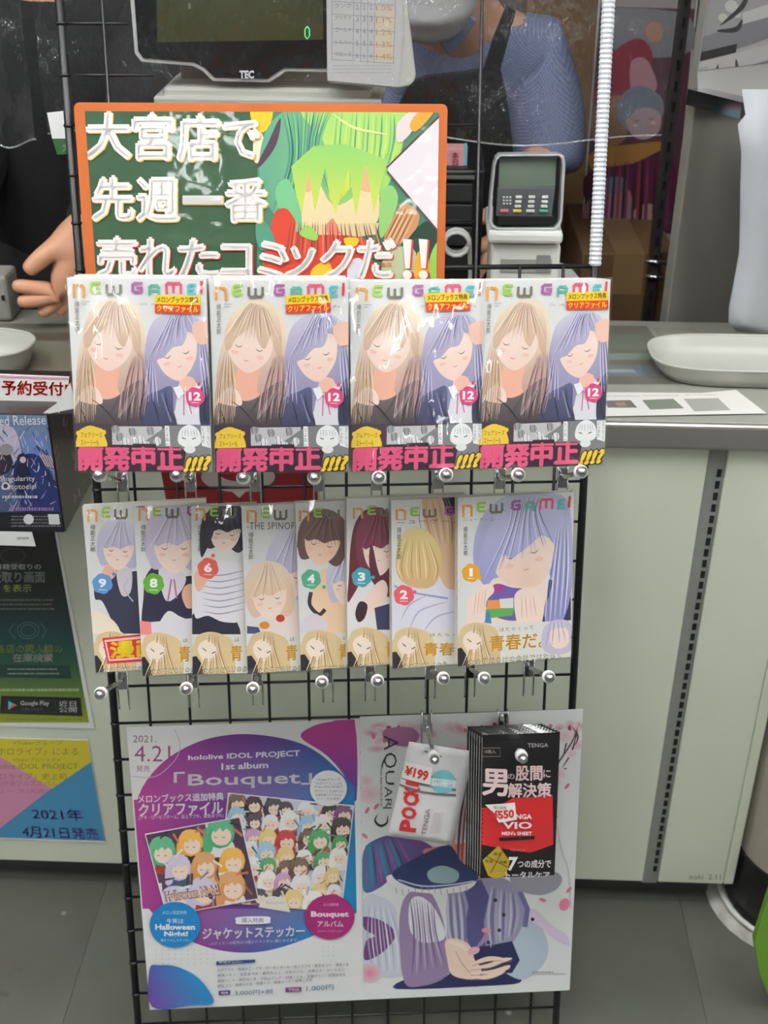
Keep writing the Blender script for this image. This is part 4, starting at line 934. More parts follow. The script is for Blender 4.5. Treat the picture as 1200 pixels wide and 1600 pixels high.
I.blob([(369, 1437), (372, 1431), (418, 1430), (422, 1436), (418, 1441), (373, 1442)], wt_); I.text('購入特典', (378, 1432, 412, 1440), (80, 60, 110), bold=.03)
I.text('ジャケットステッカー', [(317, 1449), (476, 1445), (476, 1461), (317, 1466)], wt_, bold=.04); I.text('~ステッカーの配布は12種よりランダム1種となります。', [(326, 1470), (466, 1464), (466, 1469), (326, 1475)], (206, 196, 220))
for k in range(40): I.ell(244+(k % 10)*10, 1482+(k//10)*7, .9, .9, (176, 176, 186), n=6, same=k > 0)
for k in range(9): I.ell(505+(k % 3)*8, 1477+(k//3)*7, .9, .9, (176, 176, 186), n=6, same=k > 0)
gb = lambda x, y: mixc((104, 66, 148), (30, 132, 190), (x-235)/90+(1570-y)/200)
I.blob([(234, 1512), (250, 1506), (275, 1508), (305, 1522), (326, 1545), (333, 1566), (300, 1569), (238, 1571)], gb, k=5)
I.poly([(338, 1500), (399, 1497), (399, 1502), (338, 1506)], (52, 80, 130)); I.text('参加メンバー', (342, 1499, 380, 1503), wt_)
for k, s in enumerate(['ロボ子さん・桜巫みこ・アキ・ローゼンタール・白上フブキ・夏色まつり・湊あくあ', '紫咲シオン・百鬼あやめ・癒月ちょこ・大空スバル・大神ミオ・さくらみこ', '兎田ぺこら・潤羽るしあ・不知火フレア・白銀ノエル・宝鐘マリン・天音かなた', '桐生ココ・角巻わため・常闇トワ・姫森ルーナ・戌神ころね']):
    I.text(s, [(340, 1511+k*8.5), ((545, 538, 540, 488)[k], 1502+k*8), ((545, 538, 540, 488)[k], 1507+k*8), (340, 1516+k*8.5)], (86, 84, 96), bold=.01)
I.poly([(342, 1546), (360, 1545), (360, 1552), (342, 1553)], (70, 56, 110)); I.text('価格', (345, 1547, 357, 1551), wt_); I.text('3,000円+税', [(367, 1545), (427, 1543), (427, 1551), (367, 1554)], (60, 100, 130), bold=.01)
I.poly([(446, 1541), (471, 1540), (471, 1547), (446, 1548)], (120, 60, 120)); I.text('予約金', (450, 1542, 468, 1546), wt_); I.text('1,000円', [(479, 1538), (521, 1536), (521, 1545), (479, 1547)], (60, 100, 130), bold=.01)
I.build('poster_print', M_['ink'], e)

# ---- blossom poster
QF, QW, QH = sheet_frame(GRID, .0075, (562, 1120), (912, 1112), (890, 1547), (569, 1562))
e = sheet('poster', QF, QW, QH, 'white poster with pink blossom and a lilac clothed figure holding out a hand, low right', 'poster')
I = Ink(QF, -.0001, (0, 0, QW, QH)); I.poly([(0, 0), (QW, 0), (QW, QH), (0, QH)], (218, 220, 218), local=True)
rnd = random.Random(11)
for k in range(46):
    x = rnd.uniform(568, 905); y = 1134+abs(rnd.gauss(0, 16)); 
    I.ell(x, y, rnd.uniform(8, 18), rnd.uniform(5, 10), mixc((226, 190, 200), (190, 130, 156), rnd.random()), rnd.uniform(-40, 40), n=12, col2=(222, 206, 208))
for k in range(26):
    x = rnd.uniform(572, 900); y = 1134+abs(rnd.gauss(0, 14)); I.ell(x, y, rnd.uniform(3, 7), rnd.uniform(2, 4), rnd.choice([(150, 60, 90), (206, 120, 150), (170, 90, 130), (190, 110, 90)]), rnd.uniform(0, 180), n=9)
I.blob([(600, 1140), (640, 1136), (655, 1150), (640, 1166), (605, 1160)], (170, 110, 150))
for p in ([(905, 1130), (893, 1160), (870, 1196), (862, 1222)], [(892, 1133), (903, 1150), (898, 1165)], [(902, 1140), (893, 1175), (878, 1200)], [(880, 1180), (888, 1150)], [(870, 1205), (886, 1200)]): I.line(p, 2.6, (84, 66, 72), taper=True, curve=True)
for x, y, r in ((882, 1150, 14), (873, 1208, 12), (893, 1178, 8), (868, 1222, 9), (577, 1240, 20), (572, 1220, 12)): I.ell(x, y, r, r*.8, (224, 176, 188), n=14, col2=(218, 212, 212))
for x, y, a in ((574, 1266, -60), (588, 1260, -50), (570, 1306, 40), (866, 1278, -30), (886, 1228, -50), (848, 1406, 20), (856, 1388, 60), (889, 1390, -50)): I.ell(x, y, 6, 2.6, (206, 120, 146), a, n=10)
I.ell(882, 1413, 8, 10, (226, 130, 156), 20, n=14)
# lettering turned a quarter
AQ = [(600, 1149, 622, 1172), (596, 1176, 620, 1200), (602, 1204, 616, 1226), (601, 1229, 613, 1246), (602, 1248, 612, 1262)]
for ch, (x0, y0, x1, y1) in zip('AQUAR', AQ): I.text(ch, [(x1, y0), (x1, y1), (x0, y1), (x0, y0)], (50, 50, 54), bold=-.004)
I.line([(598, 1262), (612, 1262)], 2, (50, 50, 54)); I.line([(590, 1272), (586, 1282), (594, 1290), (604, 1286), (606, 1274)], 4, (40, 40, 44), taper=True, curve=True)
I.text('Minato Aqua Fan Art Book', [(598, 1196), (598, 1260), (593, 1260), (593, 1196)], (70, 70, 74))
# plain clothed figure: hair locks, cape, sleeves, bodice, open hand
I.blob([(568, 1330), (590, 1310), (618, 1304), (650, 1310), (680, 1330), (660, 1370), (620, 1365), (596, 1385), (568, 1392)], gradx((52, 120, 150), (110, 60, 130), 568, 600)); fan_strands(I, [(570, 1320), (620, 1306)], [(570, 1390), (650, 1360)], 10, [(150, 80, 150), (60, 130, 160), (90, 50, 110)], (0, 0), 4, 31)
I.blob([(660, 1330), (700, 1320), (735, 1310), (745, 1250), (720, 1200), (735, 1190), (760, 1300), (750, 1380), (700, 1362)], (206, 130, 110)); fan_strands(I, [(728, 1200), (742, 1210)], [(700, 1370), (748, 1380)], 8, [(140, 70, 80), (222, 160, 140), (110, 60, 80)], (14, 0), 3.5, 32)
I.blob([(568, 1405), (600, 1402), (618, 1420), (622, 1450), (636, 1500), (634, 1522), (590, 1525), (568, 1500)], (196, 200, 212)); I.blob([(568, 1432), (600, 1440), (618, 1460), (600, 1486), (570, 1500), (572, 1470), (586, 1462), (570, 1452)], (110, 60, 116)); fan_strands(I, [(575, 1410), (612, 1420)], [(580, 1520), (630, 1515)], 9, [(160, 168, 184), (222, 224, 232)], (6, 0), 2, 33)
I.ell(578, 1520, 18, 16, (224, 120, 150), n=16, col2=(208, 190, 200))
I.blob([(620, 1545), (640, 1528), (680, 1535), (720, 1510), (770, 1505), (805, 1520), (812, 1535), (760, 1540)], (40, 44, 84))
I.blob([(690, 1500), (730, 1470), (770, 1478), (790, 1500), (780, 1530), (730, 1540)], (36, 42, 84))
I.blob([(770, 1500), (785, 1450), (810, 1420), (840, 1440), (856, 1475), (850, 1505), (820, 1530), (790, 1520)], (176, 190, 204)); I.blob([(812, 1425), (835, 1420), (862, 1445), (885, 1460), (890, 1478), (866, 1466), (846, 1450)], (212, 196, 216))
I.poly(spline([(700, 1392), (740, 1374), (782, 1370), (812, 1392), (820, 1425), (812, 1455), (792, 1478), (740, 1492), (704, 1490)], 3), (150, 146, 172))
I.poly([(722, 1380), (752, 1374), (764, 1400), (756, 1440), (760, 1490), (736, 1494), (726, 1450), (732, 1415)], (84, 80, 130)); I.poly([(704, 1488), (800, 1470), (812, 1500), (800, 1520), (715, 1520)], (40, 44, 84))
fan_strands(I, [(698, 1400), (722, 1390)], [(706, 1486), (728, 1486)], 6, [(186, 184, 202), (118, 112, 146)], (4, 0), 5, 51); fan_strands(I, [(766, 1384), (808, 1396)], [(764, 1482), (806, 1458)], 9, [(190, 188, 206), (120, 114, 150), (168, 164, 190)], (6, 0), 6, 52)
for x, y in ((774, 1406), (787, 1429), (780, 1453), (763, 1472), (832, 1436)): I.ell(x, y, 3.0, 3.0, (44, 44, 56), n=10)
I.line([(812, 1392), (824, 1420), (820, 1448)], 8, (110, 104, 150))
I.blob([(632, 1535), (624, 1470), (626, 1420), (640, 1394), (670, 1392), (690, 1430), (700, 1480), (706, 1510), (690, 1530), (660, 1540)], (144, 124, 158)); I.blob([(640, 1450), (640, 1410), (655, 1400), (676, 1415), (692, 1445), (695, 1465), (676, 1472), (655, 1470)], (222, 222, 226))
fan_strands(I, [(638, 1400), (680, 1410)], [(640, 1525), (700, 1505)], 9, [(108, 90, 128), (176, 158, 186)], (-6, 0), 3, 34)
I.blob([(605, 1368), (640, 1362), (690, 1350), (742, 1372), (730, 1390), (690, 1396), (640, 1392), (612, 1384)], (226, 224, 226)); I.blob([(612, 1366), (650, 1340), (700, 1320), (720, 1345), (748, 1372), (700, 1386), (650, 1388)], (48, 60, 104)); I.line([(622, 1374), (660, 1384), (705, 1382), (740, 1376)], 2, (206, 210, 222), curve=True); I.blob([(668, 1362), (690, 1352), (716, 1362), (710, 1378), (676, 1378)], (150, 176, 180))
for k in range(12): I.line([(618+k*10, 1386+3*sin(k)), (620+k*10, 1396+3*sin(k))], 1.2, (150, 148, 160), same=k > 0)
# open hand
I.blob([(695, 1472), (704, 1466), (720, 1468), (735, 1478), (742, 1500), (752, 1512), (745, 1528), (720, 1528), (704, 1520), (699, 1500)], (232, 206, 186))
for p in ([(735, 1512), (765, 1508), (785, 1500), (800, 1497)], [(735, 1520), (770, 1518), (790, 1512), (797, 1508)], [(728, 1526), (760, 1526), (780, 1520), (790, 1514)], [(738, 1505), (762, 1498), (785, 1497)]): I.line(p, 8, (236, 212, 192), taper=True, curve=True); I.line([(a, b+3.6) for a, b in p], .9, (176, 130, 116), curve=True)
I.line([(712, 1486), (722, 1505), (735, 1520)], 1.2, (190, 140, 124), curve=True); I.line([(700, 1470), (722, 1478), (738, 1490)], 7, (240, 218, 200), taper=True, curve=True)
I.ell(740, 1485, 10, 6, (226, 176, 186), -20, n=12); I.line([(744, 1480), (756, 1468), (760, 1454)], 7, (160, 130, 170), taper=True, curve=True); I.ell(760, 1453, 8, 4, (220, 150, 156), n=10)
I.blob([(800, 1365), (860, 1360), (878, 1372), (868, 1390), (840, 1398), (806, 1388)], (150, 148, 158)); I.line([(870, 1290), (878, 1330), (888, 1360), (892, 1420)], 1.2, (176, 176, 182), curve=True)
I.fuzz(832, 1517, 868, 1520, (90, 90, 94), 1, 1.4, 3); I.line([(832, 1522), (884, 1521)], .8, (150, 150, 150))
I.build('poster_print', M_['ink'], e)

# ---- two hooks and the packets on them
hx = fhit(GRID, 666, 1128, -.012); h1 = hook(677, 1178, hx[0], hx[1], .10, 'chrome display hook holding the white packet', 'packet hooks'); h1.matrix_world = h1.matrix_world @ Matrix.Translation((0, -.009, 0))
hx = fhit(GRID, 785, 1126, -.012); h2 = hook(814, 1177, hx[0], hx[1], .125, 'chrome display hook holding the stack of black packets', 'packet hooks'); h2.matrix_world = h2.matrix_world @ Matrix.Translation((0, -.009, 0))
def pouch(wd, ht, t, nx=8, nz=14, seed=1, crimp=.05):
    bm = bmesh.new(); rnd = random.Random(seed); S = []
    for sg in (-1, 1):
        g = []
        for j in range(nz+1):
            row = []
            for i in range(nx+1):
                u, v = i/nx, j/nz; b = min(1, 3.2*min(u, 1-u))**.6*min(1, max(0, (min(v, 1-v)-crimp)*5))**.7
                row.append(bm.verts.new((u*wd, sg*(.0004+b*t/2)+rnd.uniform(-.0002, .0002), v*ht)))
            g.append(row)
        for j in range(nz):
            for i in range(nx):
                f = (g[j][i], g[j][i+1], g[j+1][i+1], g[j+1][i]); bm.faces.new(f if sg < 0 else f[::-1])
        S.append(g)
    a, b = S; ring = lambda g: g[0]+[r[-1] for r in g[1:]]+g[-1][-2::-1]+[r[0] for r in g[-2:0:-1]]
    A, B = ring(a), ring(b)
    for k in range(len(A)): bm.faces.new((A[k], B[k], B[(k+1) % len(A)], A[(k+1) % len(A)]))
    return bm
def drape(o, t, wd, ht, crimp=.05):
    """lay flat ink over the bulge of a pouch"""
    for v in o.data.vertices:
        u = min(1, max(0, v.co.x/wd)); w_ = min(1, max(0, v.co.z/ht)); b = min(1, 3.2*min(u, 1-u))**.6*min(1, max(0, (min(w_, 1-w_)-crimp)*5))**.7
        v.co.y += -(b*t/2)-.0012
def subdiv(I, mx=.006):
    """split long ink triangles so that they can follow a curve"""
    ch = True
    while ch:
        ch = False; nf = []
        for f in I.f:
            if len(f) > 3:
                for k in range(1, len(f)-1): nf.append((f[0], f[k], f[k+1]))
                ch = True; continue
            L = [(Vector(I.v[f[k]])-Vector(I.v[f[(k+1) % 3]])).length for k in range(3)]; m = max(L)
            if m > mx:
                k = L.index(m); a, b, c = f[k], f[(k+1) % 3], f[(k+2) % 3]
                I.v.append(tuple((x+y)/2 for x, y in zip(I.v[a], I.v[b]))); I.c.append(tuple((x+y)/2 for x, y in zip(I.c[a], I.c[b]))); n = len(I.v)-1
                nf += [(a, n, c), (n, b, c)]; ch = True
            else: nf.append(f)
        I.f = nf
WF, WW, WH = sheet_frame(GRID, .075, (620, 1157), (725, 1165), (706, 1320), (606, 1306))
e = empty('packet', WF, 'small white foil packet with red lettering and a red price sticker, on the left hook', 'packet')
fin(pouch(WW, WH, .008), 'pouch', mat('white foil', (222, 220, 222), .3, coat=.5, bump=.15, bscale=60), e, smooth=True)
I = Ink(WF, -.0004, (0, 0, WW, WH), 5e-5)
G1 = (100, 110, 104)
for k, (a, b) in enumerate(((1196, 1222), (1210, 1238), (1222, 1246))): I.line([(614, a), (660, a+12), (712, b-6)], 3.2, G1, curve=True)
I.ell(692, 1218, 19, 18, (120, 196, 204), n=24); I.poly([(674, 1212), (712, 1216), (711, 1228), (673, 1224)], (226, 236, 238)); I.text('お風呂やシャワー', (677, 1215, 709, 1220), (90, 150, 160)); I.text('うるおい持続', (679, 1222, 706, 1226), (90, 150, 160))
for ch, (a, b, c, d) in zip('POCKET', [(626, 1276, 652, 1296), (628, 1256, 652, 1275), (631, 1238, 655, 1254), (633, 1224, 656, 1238), (636, 1212, 656, 1223), (637, 1200, 657, 1210)]): I.text(ch, [(a-3, d), (a, b), (c, b+3), (c-3, d+3)], (206, 48, 56), bold=.05)
I.text('TENGA', [(658, 1302), (664, 1259), (672, 1260), (665, 1303)], (120, 96, 100))
for k in range(8): I.fuzz(658+k*2, 1281, 692+k*2, 1283, (206, 190, 190), 1, .8, k, ang=-80)
I.poly([(630, 1187), (675, 1196), (672, 1222), (625, 1213)], (236, 232, 228)); I.text('¥199', [(634, 1194), (670, 1200), (667, 1217), (630, 1208)], (206, 56, 52), bold=.05)
I.ell(676, 1177, 6, 2.5, (60, 60, 60), -8, n=12); I.line([(663, 1172), (690, 1180)], 1.6, (80, 80, 80))
subdiv(I, .004); drape(I.build('packet_print', M_['gloss'], e), .008, WW, WH)
BF, BWd, BHt = sheet_frame(GRID, .108, (744, 1148), (862, 1144), (866, 1366), (750, 1371))
I = Ink(BF, -.0004, (0, 0, BWd, BHt), 6e-5); BK = (26, 24, 26)
I.poly([(0, 0), (BWd, 0), (BWd, BHt), (0, BHt)], BK, local=True)
I.poly([(748, 1262), (780, 1256), (800, 1244), (863, 1240), (864, 1318), (820, 1332), (790, 1342), (752, 1340)], (196, 40, 44))
I.poly([(752, 1318), (752, 1345), (864, 1345), (864, 1318), (830, 1330)], BK)
I.line([(748, 1168), (781, 1167), (781, 1180), (749, 1181), (748, 1168)], .8, (150, 146, 140)); I.text('10枚入', (757, 1170, 774, 1176), (190, 186, 180)); I.text('TENGA', (824, 1160, 856, 1166), (196, 190, 190))
I.text('男', (754, 1200, 792, 1240), (238, 208, 208), bold=.05); I.text('の', (792, 1206, 803, 1214), (238, 214, 214), bold=.03); I.text('股間', (805, 1194, 846, 1216), (238, 208, 208), bold=.045); I.text('に', (848, 1200, 859, 1212), (238, 214, 214), bold=.03); I.text('解決策', (793, 1220, 860, 1242), (238, 208, 208), bold=.045)
I.text('TENGA', (792, 1268, 830, 1276), (238, 214, 214), bold=.04); I.text('VIO', (784, 1280, 830, 1291), (238, 214, 214), bold=.03); I.text("MEN's SHEET", (783, 1295, 830, 1301), (238, 214, 214), bold=.03); I.poly([(779, 1305), (834, 1302), (834, 1307), (779, 1310)], BK)
I.text('TENGA', (795, 1322, 820, 1326), (226, 120, 120)); I.poly([(753, 1342), (778, 1317), (796, 1342), (790, 1366), (774, 1371), (762, 1366)], (176, 150, 46)); I.line([(758, 1334), (792, 1352)], .9, BK); I.line([(784, 1326), (766, 1362)], .9, BK); I.text('清涼', (770, 1328, 782, 1333), BK); I.text('保湿', (757, 1340, 769, 1345), BK); I.text('消臭', (779, 1341, 791, 1346), BK)
I.text('7', (792, 1335, 806, 1358), (240, 236, 236), bold=.04, shear=.1); I.text('つの成分で', (808, 1340, 860, 1353), (238, 230, 230), bold=.03); I.text('トータルケア', (790, 1359, 858, 1370), (238, 230, 230), bold=.04)
I.poly([(757, 1254), (803, 1249), (806, 1276), (778, 1281), (770, 1266)], (234, 230, 224)); I.text('税込価格', (770, 1255, 790, 1260), (60, 50, 50)); I.text('¥550', [(764, 1263), (802, 1259), (802, 1273), (768, 1277)], (206, 56, 60), bold=.05)
I.ell(813, 1175, 5, 3, (90, 90, 90), n=10)
subdiv(I, .0035); pm = mat('black foil', (24, 23, 25), .25, coat=.6, bump=.1, bscale=70); base = bpy.data.meshes.new('pouch'); bm = pouch(BWd, BHt, .006, seed=4); bm.to_mesh(base); bm.free(); base.materials.append(pm); base.polygons.foreach_set('use_smooth', [True]*len(base.polygons))
edgem = mat('silver foil edge', (206, 206, 206), .25, .6)
for j in range(7):
    Mb = BF @ Matrix.Translation((-.0021*j, .0064*j, -.0016*j))
    e = empty('packet', Mb, 'black and red foil packet with white lettering, front of the stack on the right hook' if j == 0 else 'black foil packet, %s from the front of the stack on the right hook' % ordn[j], 'packet', 'black packets on the right hook')
    link('pouch', base, None, e)
    bm = bmesh.new(); box(bm, -.0008, -.0004, .004, .0002, .0004, BHt-.004); fin(bm, 'seal_edge', edgem, e)
    if j == 0: drape(I.build('packet_print', M_['gloss'], e), .006, BWd, BHt)

# ------------------------------------------------------------------ sheets on the counter front
KF = frame((0, CY, 0))
def front_sheet(name, pts, label, cat, off=.001, t=.0008, col='paper'):
    e = empty(name, KF @ Matrix.Translation((0, -off, 0)), label, cat)
    fin(prism([fhit(KF, a, b, -off) for a, b in pts], -t, 0), 'paper_sheet', M_[col], e); return e
e = front_sheet('poster', [(-120, 820), (88, 824), (148, 1138), (-120, 1131)], 'dark to green shaded poster with white border on the counter front at far left', 'poster')
I = Ink(KF, -.0021, (-2, 0, 2, 2))
gc = lambda x, y: mixc(mixc((24, 26, 28), (22, 70, 70), (y-900)/110), (150, 160, 40), max(0, (y-1020)/110))
for a in range(10):
    y0, y1 = 824+a*30.5, 824+(a+1)*30.5; f = lambda y: 84+(y-824)*.181
    I.poly([(-120, y0), (f(y0), y0), (f(y1), min(y1, 1131)), (-120, min(y1, 1131))], gc, same=a > 0)
LT, LY = (196, 200, 196), (170, 180, 90)
I.ell(20, 868, 20, 12, (60, 64, 64)); I.ell(20, 868, 18, 10.5, (28, 30, 32))
I.text('書籍受取りの', (-8, 881, 64, 890), LT, bold=.02); I.text('受取り画面', (-14, 893, 70, 910), LT, bold=.03); I.text('を表示', (5, 913, 49, 925), LY, bold=.02)
I.poly([(-20, 932), (88, 932), (92, 957), (-20, 957)], (30, 38, 40)); I.fuzz(-20, 934, 84, 955, (120, 126, 120), 3, 2.4, 4)
for r in (13, 9): I.line([(44+r*1.3*cos(t*pi/8), 985+r*sin(t*pi/8)) for t in range(17)], 1.2, (80, 110, 108))
I.line([(22, 974), (14, 985), (24, 998)], 1.6, (80, 110, 108)); I.line([(64, 974), (72, 985), (66, 998)], 1.6, (80, 110, 108))
I.text('各店の同人誌の', (-6, 1007, 97, 1020), LY, bold=.03); I.text('在庫検索', (20, 1021, 82, 1034), LT, bold=.03)
I.poly([(-20, 1038), (108, 1040), (112, 1060), (-20, 1058)], (28, 60, 56)); I.fuzz(12, 1042, 92, 1056, (150, 160, 150), 2, 2.4, 6); I.fuzz(-20, 1074, 126, 1082, (186, 196, 150), 1, 4, 8)
I.poly([(2, 1087), (126, 1090), (129, 1119), (0, 1115)], (22, 24, 22)); I.poly([(8, 1092), (86, 1094), (89, 1114), (8, 1112)], (60, 62, 60)); I.poly([(9, 1093), (85, 1095), (88, 1113), (9, 1111)], (24, 26, 24))
I.poly([(13, 1095), (27, 1102), (13, 1109)], (90, 190, 210)); I.poly([(13, 1109), (27, 1102), (20, 1100)], (220, 90, 80)); I.text('Google Play', (32, 1095, 77, 1104), LT, bold=.01); I.text('で手に入れよう', (34, 1106, 66, 1110), (130, 130, 130)); I.text('近日\n公開', (92, 1095, 120, 1113), LT, bold=.02)
I.fuzz(10, 1122, 130, 1126, (110, 120, 50), 1, 2, 9); I.build('poster_print', M_['gloss'], e, Matrix.Translation((0, .001, 0)))
e = front_sheet('flyer', [(-120, 1150), (138, 1156), (165, 1316), (-120, 1306)], 'yellow, pink and blue flyer with a date, below the dark poster on the counter front', 'flyer')
I = Ink(KF, -.0021, (-2, 0, 2, 2)); I.poly([(-118, 1151), (137, 1157), (164, 1314), (-118, 1305)], (72, 142, 184))
I.poly([(-118, 1151), (137, 1157), (143, 1190), (82, 1232), (-118, 1180)], (212, 196, 56)); I.poly([(-118, 1140), (0, 1182), (80, 1232), (-10, 1302), (-118, 1303)], (206, 140, 170))
dk = (130, 116, 70)
for k, (s, b) in enumerate((('VTuberグループ', (20, 1157, 98, 1164)), ('「ホロライブ」による', (-10, 1168, 122, 1180)), ('VTuberプロジェクト', (20, 1184, 95, 1190)), ('hololive IDOL PROJECT', (-20, 1193, 122, 1204)), ('「ホロライブ」史上初', (-20, 1208, 104, 1218)), ('全国流通フルアルバム', (-20, 1219, 90, 1229)), ('リリース決定!', (-20, 1232, 76, 1240)))): I.text(s, b, dk if k < 5 else (170, 110, 140))
I.text('2021年', [(49, 1262), (127, 1265), (131, 1283), (52, 1280)], (96, 84, 170), bold=.04); I.text('4月21日発売', [(34, 1290), (151, 1294), (156, 1312), (36, 1308)], (96, 84, 170), bold=.03)
I.build('flyer_print', M_['ink'], e, Matrix.Translation((0, .001, 0)))
e = front_sheet('flyer', [(245, 700), (492, 700), (500, 830), (268, 830)], 'dark red flyer on the counter front behind the grid, between the comic rows', 'flyer', col='paper')
I = Ink(KF, -.0021, (-2, 0, 2, 2)); I.poly([(245, 700), (492, 700), (500, 830), (268, 830)], (130, 30, 34)); I.ell(372, 745, 58, 24, (172, 164, 156)); I.ell(372, 738, 30, 14, (130, 30, 34)); I.poly([(362, 768), (384, 768), (374, 778)], (190, 182, 176)); I.build('flyer_print', M_['ink'], e, Matrix.Translation((0, .001, 0)))

# ------------------------------------------------------------------ box display at the far left
XF = frame((0, 1.2, 0))
a = fhit(XF, 73, 648); b = fhit(XF, 103, 832); xr = (a[0]+b[0])/2
e = empty('display_box', Matrix.Translation((xr-.22, 1.2, b[1])), 'dark blue game box with printed picture, hung at the counter edge at far left', 'box')
hb = a[1]-b[1]; fin(bx(0, 0, 0, .22, .124, hb), 'carton', mat('dark carton', (40, 32, 34), .4, coat=.4), e, bev=.0015)
I = Ink(XF, -.0004, (xr-.219, b[1]+.001, xr-.0015, b[1]+hb-.001)); I.poly([(-150, 640), (72, 640), (110, 840), (-150, 840)], lambda x, y: mixc((120, 140, 176), (30, 40, 84), (y-660)/130))
rnd = random.Random(2)
I.blob([(-10, 670), (20, 668), (32, 700), (34, 735), (24, 742), (10, 720), (-10, 715)], (190, 184, 206)); I.blob([(34, 690), (60, 680), (80, 710), (60, 715), (40, 712)], (110, 130, 190)); I.blob([(20, 740), (30, 715), (60, 712), (90, 760), (96, 800), (40, 800)], (36, 48, 104)); I.blob([(-10, 705), (10, 700), (22, 730), (10, 740), (-10, 740)], (50, 40, 56))
for k in range(150): x, y = rnd.uniform(-20, 92), rnd.uniform(665, 790); I.line([(x, y), (x+rnd.uniform(-10, 12), y+rnd.uniform(3, 18))], rnd.uniform(.8, 2.5), rnd.choice([(150, 170, 214), (70, 90, 150), (210, 200, 214), (30, 32, 60), (96, 140, 190), (190, 160, 160)]), taper=True)
for k in range(5): I.line([(62+k*4, 708+k), (72+k*4, 728+k)], 1.5, (214, 180, 170), same=k > 0)
I.blob([(24, 735), (34, 722), (46, 735), (40, 765), (26, 765)], (30, 34, 60)); I.ell(35, 716, 8, 8, (40, 42, 70)); I.ell(36, 718, 5, 5, (200, 180, 190)); I.ell(10, 702, 10, 9, (150, 140, 150)); I.text('Limited Release', [(-36, 650), (71, 648), (72, 663), (-34, 666)], (226, 226, 230), bold=.0); I.text('Singularity', [(0, 744), (54, 743), (56, 753), (0, 754)], (220, 220, 228)); I.text('Ortotocial', [(2, 756), (56, 755), (57, 763), (2, 765)], (220, 220, 228)); I.ell(9, 759, 6, 6, (220, 220, 228)); I.ell(9, 759, 3.6, 3.6, (36, 44, 90))
I.fuzz(4, 773, 58, 779, (206, 206, 214), 1, 4, 5); I.poly([(-20, 800), (94, 800), (100, 832), (-20, 832)], (28, 28, 36)); I.fuzz(15, 792, 86, 798, (170, 120, 180), 1, 5, 6); I.fuzz(18, 804, 96, 824, (140, 140, 150), 4, 1.8, 7); I.ell(45, 811, 8, 8, (220, 220, 222)); I.poly([(75, 803), (92, 803), (94, 819), (77, 819)], (220, 220, 222))
I.build('front_print', M_['gloss'], e).matrix_parent_inverse = Matrix.Identity(4); bpy.data.objects['front_print'].matrix_local = Matrix.Translation((-(xr-.22), 0, -b[1]))
RFm = frame((xr, 1.2, b[1]), pi/2)
I = Ink(RFm, -.0006, (0, 0, .124, hb)); rnd = random.Random(6); I.poly([(0, 0), (.124, 0), (.124, hb), (0, hb)], (40, 28, 30), local=True)
for k in range(60): x, y = rnd.uniform(76, 160), rnd.uniform(650, 820); I.line([(x, y), (x+rnd.uniform(-6, 6), y+rnd.uniform(4, 18))], rnd.uniform(1, 4), rnd.choice([(96, 60, 56), (60, 44, 50), (120, 110, 116), (24, 18, 22), (110, 70, 66)]), taper=True)
o = I.build('side_print', M_['gloss'], None); o.parent = e; o.matrix_local = Matrix.Translation((-(xr-.22), -1.2, -b[1])) @ RFm
XS = frame((0, 1.235, 0))
e = empty('notice_card', XS, 'white card with pink borders and red brush lettering, standing on the display box', 'card')
fin(prism([fhit(XS, *p) for p in [(-60, 582), (108, 589), (104, 622), (92, 646), (72, 650), (-60, 650)]], 0, .0012), 'card', M_['paper'], e)
I = Ink(XS, -.0004, (-2, 0, 2, 2)); I.line([(-60, 586), (107, 592)], 3, (226, 160, 186)); I.line([(-60, 626), (70, 630)], 3, (226, 160, 186)); I.text('予約受付中', [(3, 594), (122, 598), (122, 618), (3, 617)], (214, 56, 46), bold=.045); I.poly([(17, 631), (64, 633), (52, 648), (17, 648)], (84, 60, 84)); I.poly([(-5, 625), (16, 628), (16, 650), (-5, 650)], (96, 120, 160))
I.clip = (-2, 0, fhit(XS, 106, 600)[0], 2); I.build('card_print', M_['ink'], e)
fin(prism([fhit(XF, *p) for p in [(108, 600), (118, 640), (60, 652), (88, 632)]], -.004, -.003), 'folded_corner', M_['paper'], e).matrix_local = Matrix.Translation((0, -.035+.008, 0))
e = empty('price_tag', XF, 'small white price tag hanging below the display box', 'tag'); fin(prism([fhit(XF, *p) for p in [(-40, 829), (50, 831), (56, 853), (-40, 850)]], -.001, 0), 'tag_card', M_['paper'], e); I = Ink(XF, -.0012, (-2, 0, 2, 2)); I.text('sample', (26, 838, 45, 844), (90, 90, 90)); I.build('tag_print', M_['ink'], e)

# ------------------------------------------------------------------ register, price board, storage, terminal
def pxbox(name, x0, y0, x1, y1, Y, depth, m, parent=None, bev=.003, zmin=None, loc0=None):
    """box whose front face fills the pixel rectangle on the vertical plane Y"""
    a = hitY(x0, y0, Y); b = hitY(x1, y1, Y); c = hitY(x0, y1, Y); d = hitY(x1, y0, Y)
    xl = (a.x+c.x)/2; xr_ = (b.x+d.x)/2; zt = (a.z+d.z)/2; zb = (b.z+c.z)/2 if zmin is None else zmin
    o = fin(bx(xl, Y, zb, xr_, Y+depth, zt), name, m, None, bev=bev)
    if parent is not None: o.parent = parent; o.matrix_parent_inverse = parent.matrix_world.inverted()
    return o
def E(name, label, cat, group=None, loc=(0, 0, 0)): return empty(name, Matrix.Translation(loc), label, cat, group)
reg = E('cash_register', 'cream cash register body on the worktop behind the green sign', 'register')
pxbox('base', 240, 153, 597, 170, 1.47, .15, M_['creamp'], reg, .003); pxbox('body', 262, 138, 580, 300, 1.48, .14, M_['creamp'], reg, .004, zmin=CT+.001)
